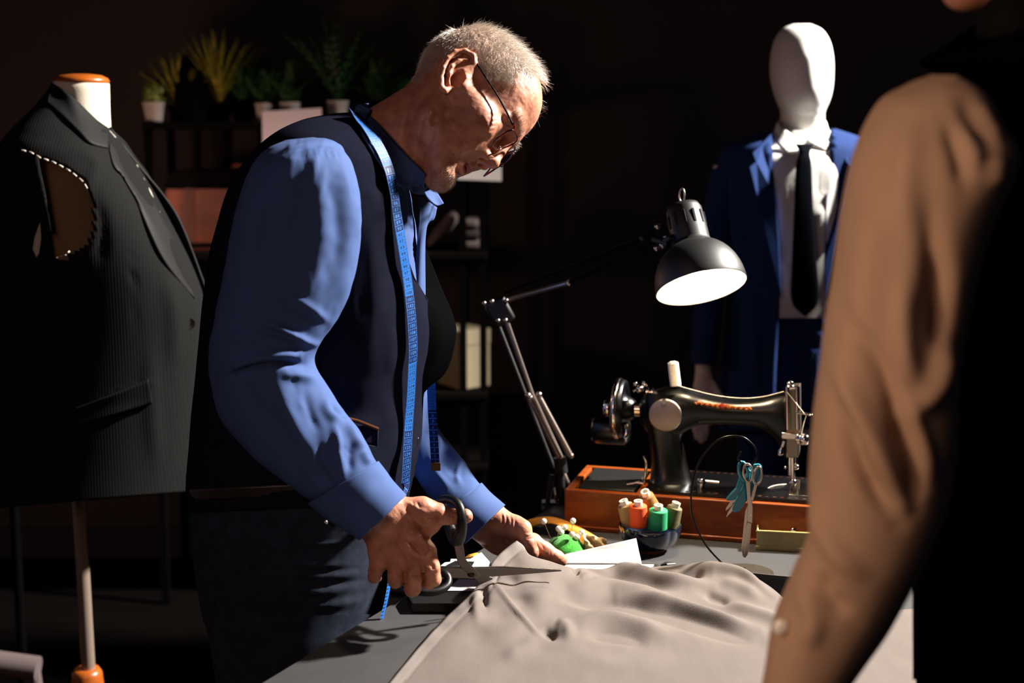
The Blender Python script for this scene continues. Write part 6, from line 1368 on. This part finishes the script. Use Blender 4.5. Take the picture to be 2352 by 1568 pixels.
for pts in ([(1690, 1925, 6, 20), (1650, 1975, 14, 18), (1640, 2010, 20, 15)], [(1715, 1940, 8, 20), (1685, 2000, 16, 18), (1676, 2040, 22, 15)], [(1742, 1945, 8, 20), (1722, 2005, 16, 18), (1712, 2045, 22, 14)], [(1768, 1935, 6, 18), (1760, 1985, 12, 16), (1754, 2015, 18, 13)], [(1690, 1870, 14, 22), (1650, 1890, 24, 19), (1622, 1915, 28, 15)]): hb4.chain(pts, k=8)
V_, F_ = hb4.mesh_arrays((1580, 1700, -80), (1840, 2090, 90), 1); body2.add(V_, [tuple(int(i) for i in q) for q in F_])
body2.build('body', m_skin2, per)
hb5 = Blob(2300, -180, 1.34, 5.); hb5.ell((2480, -10, -30), (190, 170, 170), k=50).cap((2400, 20, -10), (2330, 60, 20), 120, 90, k=40).ell((2352, -225, 0), (192, 222, 178), ang=-8, k=30).ell((2430, -60, -10), (110, 110, 130), k=40).cap((2360, -140, 0), (2320, 0, -20), 80, 66, k=30)  # extra out-of-view volume at the right added to keep daylight off the shoulder
V_, F_ = hb5.mesh_arrays((2060, -500, -260), (2720, 190, 260), 1); me = np_mesh('hair', V_, F_); fix_normals(me); link('hair', me, m_dhair, per)
sst = [(2150, 172, 2188, 172, 1.27, .03), (2090, 196, 2245, 215, 1.265, .06), (2022, 240, 2290, 290, 1.26, .078), (1966, 353, 2322, 370, 1.25, .088), (1936, 549, 2262, 545, 1.235, .085), (1908, 755, 2210, 774, 1.225, .08), (1880, 942, 2200, 900, 1.22, .078), (1866, 1083, 2192, 1036, 1.22, .074), (1860, 1223, 2170, 1157, 1.22, .068), (1826, 1316, 2122, 1279, 1.22, .062), (1778, 1457, 2046, 1429, 1.22, .056), (1745, 1600, 1946, 1590, 1.22, .048), (1705, 1745, 1850, 1750, 1.22, .042)]
sst2 = [([(2100, 260), (2080, 420), (2090, 560)], 32, .008), ([(2200, 200), (2240, 290), (2290, 380)], 26, -.005), ([(2210, 290), (2230, 350), (2245, 400)], 18, .005), ([(2240, 230), (2280, 300), (2300, 340)], 16, .004), ([(2290, 350), (2290, 400), (2280, 440)], 22, .006), ([(2170, 270), (2200, 350), (2220, 440)], 20, -.008), ([(2130, 420), (2140, 620), (2120, 800)], 30, -.008), ([(2010, 420), (1990, 700), (1960, 900)], 40, .008), ([(2080, 620), (2080, 800), (2110, 900)], 24, .008),
    ([(1930, 800), (1990, 960), (2070, 1150)], 24, .012), ([(1925, 900), (1975, 1060), (2060, 1200)], 20, -.014), ([(1950, 700), (2020, 840), (2100, 1050)], 22, -.012), ([(2150, 560), (2170, 700), (2150, 820)], 24, -.014), ([(2180, 760), (2160, 880), (2080, 960)], 26, .010), ([(2060, 880), (2110, 1000), (2140, 1120)], 20, .008), ([(2040, 940), (2090, 1060), (2100, 1170)], 18, -.012), ([(1870, 1120), (1920, 1260), (2000, 1340)], 24, .008), ([(1890, 1300), (1900, 1360), (1960, 1420)], 22, -.008), ([(1840, 1330), (1870, 1420), (1850, 1500)], 24, .008)]
sh2 = lm('shirt', sst, m_tan, per, nu=200, nv=110, p=2.15, strokes=sst2, noise=((9., .005, 21), (22., .0015, 22)))
MB().sphere(W(1795, 1440, 1.19), (.0075, .004, .0075), 16).build('cuff_button', m_pearl, sh2)
lm('vest', [(2290, 20, 2560, -90, 1.37, .06), (2200, 90, 2660, -20, 1.37, .10), (2130, 140, 2700, 70, 1.37, .12), (2165, 168, 2720, 150, 1.38, .14), (2235, 240, 2740, 240, 1.40, .155), (2290, 420, 2760, 420, 1.40, .155), (2245, 600, 2740, 600, 1.40, .15), (2205, 800, 2720, 800, 1.40, .145), (2190, 1000, 2720, 1000, 1.40, .145), (2150, 1180, 2710, 1180, 1.40, .15), (2120, 1300, 2700, 1300, 1.40, .15), (2118, 1560, 2700, 1560, 1.40, .155)], m_bvest, per, nu=110, nv=80, p=2.3)  # unseen top rows raised to block daylight from the tan shoulder
lm('trousers', [(2120, 1520, 2700, 1520, 1.42, .15), (2130, 1800, 2690, 1800, 1.42, .15), (2180, 2400, 2640, 2400, 1.42, .12), (2240, 3300, 2560, 3300, 1.42, .09), (2250, 3950, 2550, 3950, 1.42, .08)], m_bvest, per)
# ================================================================== shelf rack along the back wall
m_rack = mat('black_rack', (.012, .01, .01), .9, spec=.03); m_board = mat('dark_shelf_board', (.03, .022, .02), .9, spec=.03); m_potc = mat('pale_pot', (.66, .62, .60), .7); m_vase = mat('black_vase', (.012, .012, .012), .9, spec=.03)
m_leafy = mat('yellow_green_leaf', (.66, .62, .20), .6, var=.5, vscale=40, col2=(.30, .36, .08)); m_leafd = mat('dark_green_leaf', (.14, .34, .11), .6, var=.5, vscale=40, col2=(.07, .17, .05)); m_leafb = mat('bushy_leaf', (.60, .62, .26), .6, var=.5, vscale=60, col2=(.22, .30, .10))
kY = 4.25
x0, x1 = W(330, 280, kY).x, W(1118, 280, kY).x
rk = thing('shelf_rack', 'tall black shelf rack with plants on top against the back wall', 'shelf', (( x0 + x1) / 2, kY, 0))
zs = [W(700, 280, kY).z, W(700, 578, kY).z, W(700, 898, kY).z, .45]
for z in zs: MB().box((x0, kY - .02, z - .022), (x1, kY + .30, z)).build('shelf_board', m_board, rk, bevel=.003)
for x in (x0 + .012, W(480, 300, kY).x, W(1062, 500, kY).x, x1 - .012):
    for dy in ((0.28,) if abs(x - W(480, 300, kY).x) < 1e-6 else (0.0, .28)): MB().box((x - .011, kY + dy - .011, 0), (x + .011, kY + dy + .011, zs[0])).build('post', m_rack, rk)
def base(px, py, Y): p = W(px, py, Y); p.z = zs[0]; return p
def pot(px, dy, r, h, label, m, kind, ln, mleaf, n, tilt=.5, group='potted plants on the rack top', name='potted_plant', cat='plant'):
    b = base(px, 270, kY + dy); t = thing(name, label, cat, b, group); M = Matrix.Translation(b)
    MB().lathe([(0, 0), (r * .72, 0), (r * .76, .003), (r, h - .008), (r * 1.04, h - .006), (r * 1.04, h), (r * .9, h), (r * .86, h - .012), (0, h - .014)], M, 32).build('pot', m, t)
    rnd = random.Random(int(px * 7)); mb = MB(); top = b + Vector((0, 0, h - .01))
    for i in range(n):
        a = rnd.uniform(0, 2 * PI); out = rnd.uniform(.1, 1) * tilt; L = ln * rnd.uniform(.6, 1.1); d = Vector((math.cos(a) * out, math.sin(a) * out, 1)).normalized(); s = Vector((-math.sin(a), math.cos(a), 0))
        if kind == 'grass':
            w = .0042; pts = [top + d * (L * u) + Vector((math.cos(a), math.sin(a), -.6)) * (L * .35 * out * u * u) for u in (0, .35, .7, 1)]
            v = []; 
            for p, ww in zip(pts, (w, w, w * .7, .0003)): v += [p - s * ww, p + s * ww]
            mb.add(v, [(2 * k, 2 * k + 1, 2 * k + 3, 2 * k + 2) for k in range(3)])
        elif kind == 'ball':
            c = top + Vector((0, 0, ln * .9)); th, ph = rnd.uniform(0, 2 * PI), math.acos(rnd.uniform(-1, 1)); n_ = Vector((math.sin(ph) * math.cos(th), math.sin(ph) * math.sin(th), math.cos(ph))); p = c + n_ * ln * rnd.uniform(.6, 1.); u = n_.orthogonal().normalized() * .008; w_ = n_.cross(u) * .7
            mb.add([p - u, p - w_ * .6 + n_ * .003, p + u + n_ * .006, p + w_ * .6 + n_ * .003], [(0, 1, 2, 3)])
        else:                                                   # fern frond: a stem with paired leaflets
            pts = [top + d * (L * u) + Vector((math.cos(a), math.sin(a), -.8)) * (L * .4 * out * u * u) for u in np.linspace(0, 1, 9)]
            mb.tube(pts, .0012, 4)
            for k in range(2, 9):
                f = (1 - k / 10) * .034; dd = (pts[k] - pts[k - 1]).normalized()
                for sg in (-1, 1): e = pts[k] + s * sg * f + dd * f * .5; q = dd * .005; mb.add([pts[k] - q, (pts[k] + e) / 2 + q * 1.2 + Vector((0, 0, .002)), e, (pts[k] + e) / 2 - q * 1.2], [(0, 1, 2, 3)])
    if kind == 'ball': mb.tube([b + Vector((0, 0, h - .02)), top + Vector((0, 0, ln * .9))], .003, 6)
    mb.build('foliage', mleaf, t, smooth=False); return t
pot(356, .03, .034, .058, 'small pale pot with a round bushy plant at the left end of the rack top', m_potc, 'ball', .034, m_leafb, 260)
pot(410, .10, .030, .05, 'yellow-green grass plant in a pot just left of the dark vase on the rack', m_vase, 'grass', .17, m_leafy, 130, .9)
pot(505, .12, .034, .055, 'tall yellow-green grass plant right of the dark vase on the rack', m_vase, 'grass', .22, m_leafy, 260, .6)
pot(475, .16, .026, .05, 'small pinkish pot half hidden behind the dark vase on the rack', mat('pink_pot', (.70, .48, .42), .7), 'grass', .16, m_leafy, 50, .5)
pot(560, .14, .036, .06, 'dark green spiky grass plant beside the tall yellow-green one on the rack', m_vase, 'grass', .17, m_leafd, 160, .7)
pot(607, .05, .026, .055, 'grey pot with a low dark leafy plant, first of the three grey pots', m_potc, 'fern', .11, m_leafd, 22, .8)
pot(667, .05, .030, .058, 'grey pot with a dark leafy plant, middle of the three grey pots', m_potc, 'fern', .13, m_leafd, 24, .8)
pot(776, .05, .032, .062, 'grey pot with a tall arching fern, right of the three grey pots', m_potc, 'fern', .24, m_leafd, 34, .55)
pot(870, .12, .032, .06, 'dark spreading fern on the rack left of the grey-haired man', m_vase, 'fern', .18, m_leafd, 34, .9)
pot(938, .06, .030, .058, 'round green plant in a pinkish pot beside the back of the grey-haired man', mat('pink_pot', (.70, .48, .42), .7), 'ball', .045, m_leafd, 260)
vb = base(440, 270, kY + .05)
o = MB().lathe([(0, 0), (.040, 0), (.046, .02), (.050, .07), (.044, .12), (.030, .16), (.022, .185), (.024, .195), (.018, .195), (.018, .18), (0, .17)], Matrix.Translation(vb), 40).build('vase', m_vase, None); tag(o, 'bulging black vase among the grass plants on the rack', 'vase')
# case, box, bundle, papers
m_caseo = mat('case_orange', (.56, .19, .02), .5, var=.4, vscale=5, stretch=(1, 4, 4), col2=(.40, .12, .012)); m_caset = mat('case_top', (.035, .018, .012), .8, spec=.05)
cL, cR, cB, cT = W(386, 560, kY + .04).x, W(560, 560, kY + .04).x, zs[1], W(450, 394, kY + .04).z
cs = thing('machine_case', 'bentwood orange machine case with dark rounded top on the rack shelf', 'case', ((cL + cR) / 2, kY + .14, cB))
pr = [(cL, cB), (cL, cT - .045)] + [(cL + .045 - .045 * math.cos(a), cT - .045 + .045 * math.sin(a)) for a in np.linspace(0, PI / 2, 9)] + [(cR - .045 + .045 * math.sin(a), cT - .045 + .045 * math.cos(a)) for a in np.linspace(0, PI / 2, 9)] + [(cR, cB)]
fr = (Vector((0, kY + .04, 0)), Vector((1, 0, 0)), Vector((0, 0, 1)), Vector((0, 1, 0)))
MB().prism(pr, fr, 0, .2).build('case_body', m_caseo, cs, bevel=.004)
tp_ = [p for p in pr if p[1] > cT - .052]; MB().prism([(tp_[0][0] - .003, cT - .052)] + [(a + (.003 if a > (cL + cR) / 2 else -.003), b + .003) for a, b in tp_] + [(tp_[-1][0] + .003, cT - .052)], fr, -.004, .204).build('case_cover', m_caset, cs)
MB().box((cL - .006, kY + .032, cB + .008), (cR + .006, kY + .246, cB + .024)).build('case_rim', m_caset, cs)
MB().box((W(432, 500, kY).x - .012, kY + .034, cB + .02), (W(432, 500, kY).x + .012, kY + .042, cT - .05)).build('strap', mat('case_strap', (.30, .10, .015), .6), cs)
hx = W(540, 390, kY + .04).x; MB().tube([Vector((hx - .03, kY + .13, cT)), Vector((hx - .02, kY + .13, cT + .014)), Vector((hx + .02, kY + .13, cT + .014)), Vector((hx + .03, kY + .13, cT))], .006, 10).build('handle', m_capw, cs)
m_card = mat('cream_card', (.50, .455, .36), .8); bL, bM, bR, bB, bT = W(1000, 890, kY).x, W(1056, 890, kY).x, W(1124, 890, kY).x, zs[2], W(1090, 765, kY).z
bx_ = thing('storage_box', 'cream lidded cardboard box on the rack shelf right of the navy vest', 'box', (bM, kY + .1, bB))
cq = [Vector((bL, kY + .14, bB)), Vector((bM, kY + .02, bB)), Vector((bR, kY + .10, bB)), Vector((bM + .01, kY + .22, bB))]
def upr(q, z0_, z1_, g=0.):
    c = sum(q, Vector()) / 4; a = [c + (p - c) * (1 + g) for p in q]; return MB().add([Vector((p.x, p.y, z0_)) for p in a] + [Vector((p.x, p.y, z1_)) for p in a], [(3, 2, 1, 0), (4, 5, 6, 7), (0, 1, 5, 4), (1, 2, 6, 5), (2, 3, 7, 6), (3, 0, 4, 7)])
upr(cq, bB, bT - .035).build('box_body', m_card, bx_, smooth=False); upr(cq, bT - .045, bT, .035).build('lid', m_card, bx_, smooth=False, bevel=.002)
m_gcl = mat('grey_cloth', (.34, .29, .29), .9)
fb = lm('cloth_roll', [(978, 556, 990, 572, kY + .06, .03), (995, 530, 1018, 548, kY + .06, .035), (1020, 500, 1044, 520, kY + .07, .035), (1040, 482, 1058, 498, kY + .08, .03)], m_gcl, None); tag(fb, 'rolled grey cloth leaning on the rack shelf beside the shirt collar', 'cloth roll')
for i, (zz, lab) in enumerate(((0, 'lowest grey folded cloth of the stack behind the shirt collar'), (.032, 'middle grey folded cloth of the stack behind the shirt collar'), (.064, 'topmost grey folded cloth of the stack behind the shirt collar'))):
    c = W(1085, 560, kY + .1); fb = MB().box((c.x - .036 + .004 * i, kY + .03, zs[1] + zz), (c.x + .034 - .006 * i, kY + .2, zs[1] + zz + .031)).build('folded_cloth', m_gcl if i != 1 else mat('dark_grey_cloth', (.16, .13, .13), .9), None, bevel=.012, sub=1); tag(fb, lab, 'cloth', 'folded cloths on the rack')
m_pink = mat('pinkish_paper', (.80, .70, .70), .7)
def sheetp(pts, Y, name, m, label):
    a = [W(x, y, Y) for x, y in pts]; o = MB().add(a + [p + Vector((0, .002, 0)) for p in a], [(3, 2, 1, 0), (4, 5, 6, 7)] + [(i, (i + 1) % 4, 4 + (i + 1) % 4, 4 + i) for i in range(4)]).build(name, m, None, smooth=False); return tag(o, label, 'paper')
sheetp([(602, 256), (738, 248), (742, 577), (606, 577)], kY - .022, 'paper_sheet', m_pink, 'pinkish white sheet standing on the rack behind the shoulder of the grey-haired man')
sheetp([(1052, 372), (1152, 378), (1152, 416), (1050, 412)], kY - .013, 'paper_sheet', m_paper, 'pale paper on the rack seen below the grey-haired man\'s nose')
# warm lamp standing just inside the left edge, further back
wl = W(-4, 520, 3.4); lmp = thing('floor_lamp', 'slim floor lamp with warm glowing tube at the left picture edge', 'lamp', (wl.x, wl.y, 0))
MB().lathe([(0, 0), (.12, 0), (.12, .015), (.012, .02), (.010, wl.z - .09), (0, wl.z - .09)], Matrix.Translation((wl.x, wl.y, 0)), 28).build('stand', m_rack, lmp)
MB().lathe([(0, -.09), (.011, -.09), (.012, -.08), (.012, .08), (.010, .09), (0, .09)], Matrix.Translation(wl), 20).build('glowing_tube', mat('warm_tube', (1, .7, .4), .4, emit=(1., .62, .28), estr=6.), lmp)
tl2 = bpy.data.lights.new('tube_light', 'POINT'); tl2.energy = 9; tl2.color = (1., .60, .42); tl2.shadow_soft_size = .06; to2 = bpy.data.objects.new('tube_light', tl2); C.objects.link(to2); to2.location = wl + Vector((-.02, .05, .0))
# grey padded bar low at the left, a stool end
sb = thing('stool', 'grey padded stool dim on the floor beside the dress form pole', 'stool', W(20, 1560, 3.1))
p0, p1 = W(-60, 1515, 3.1), W(88, 1535, 3.1); MB().tube([p0, p1], .028, 16).build('seat', m_gcl, sb); MB().tube([p1 + Vector((-.01, 0, 0)), Vector((p1.x + .01, p1.y, 0))], .014, 10).build('leg', m_gcl, sb); MB().tube([p0, Vector((p0.x, p0.y, 0))], .014, 10).build('leg', m_gcl, sb)
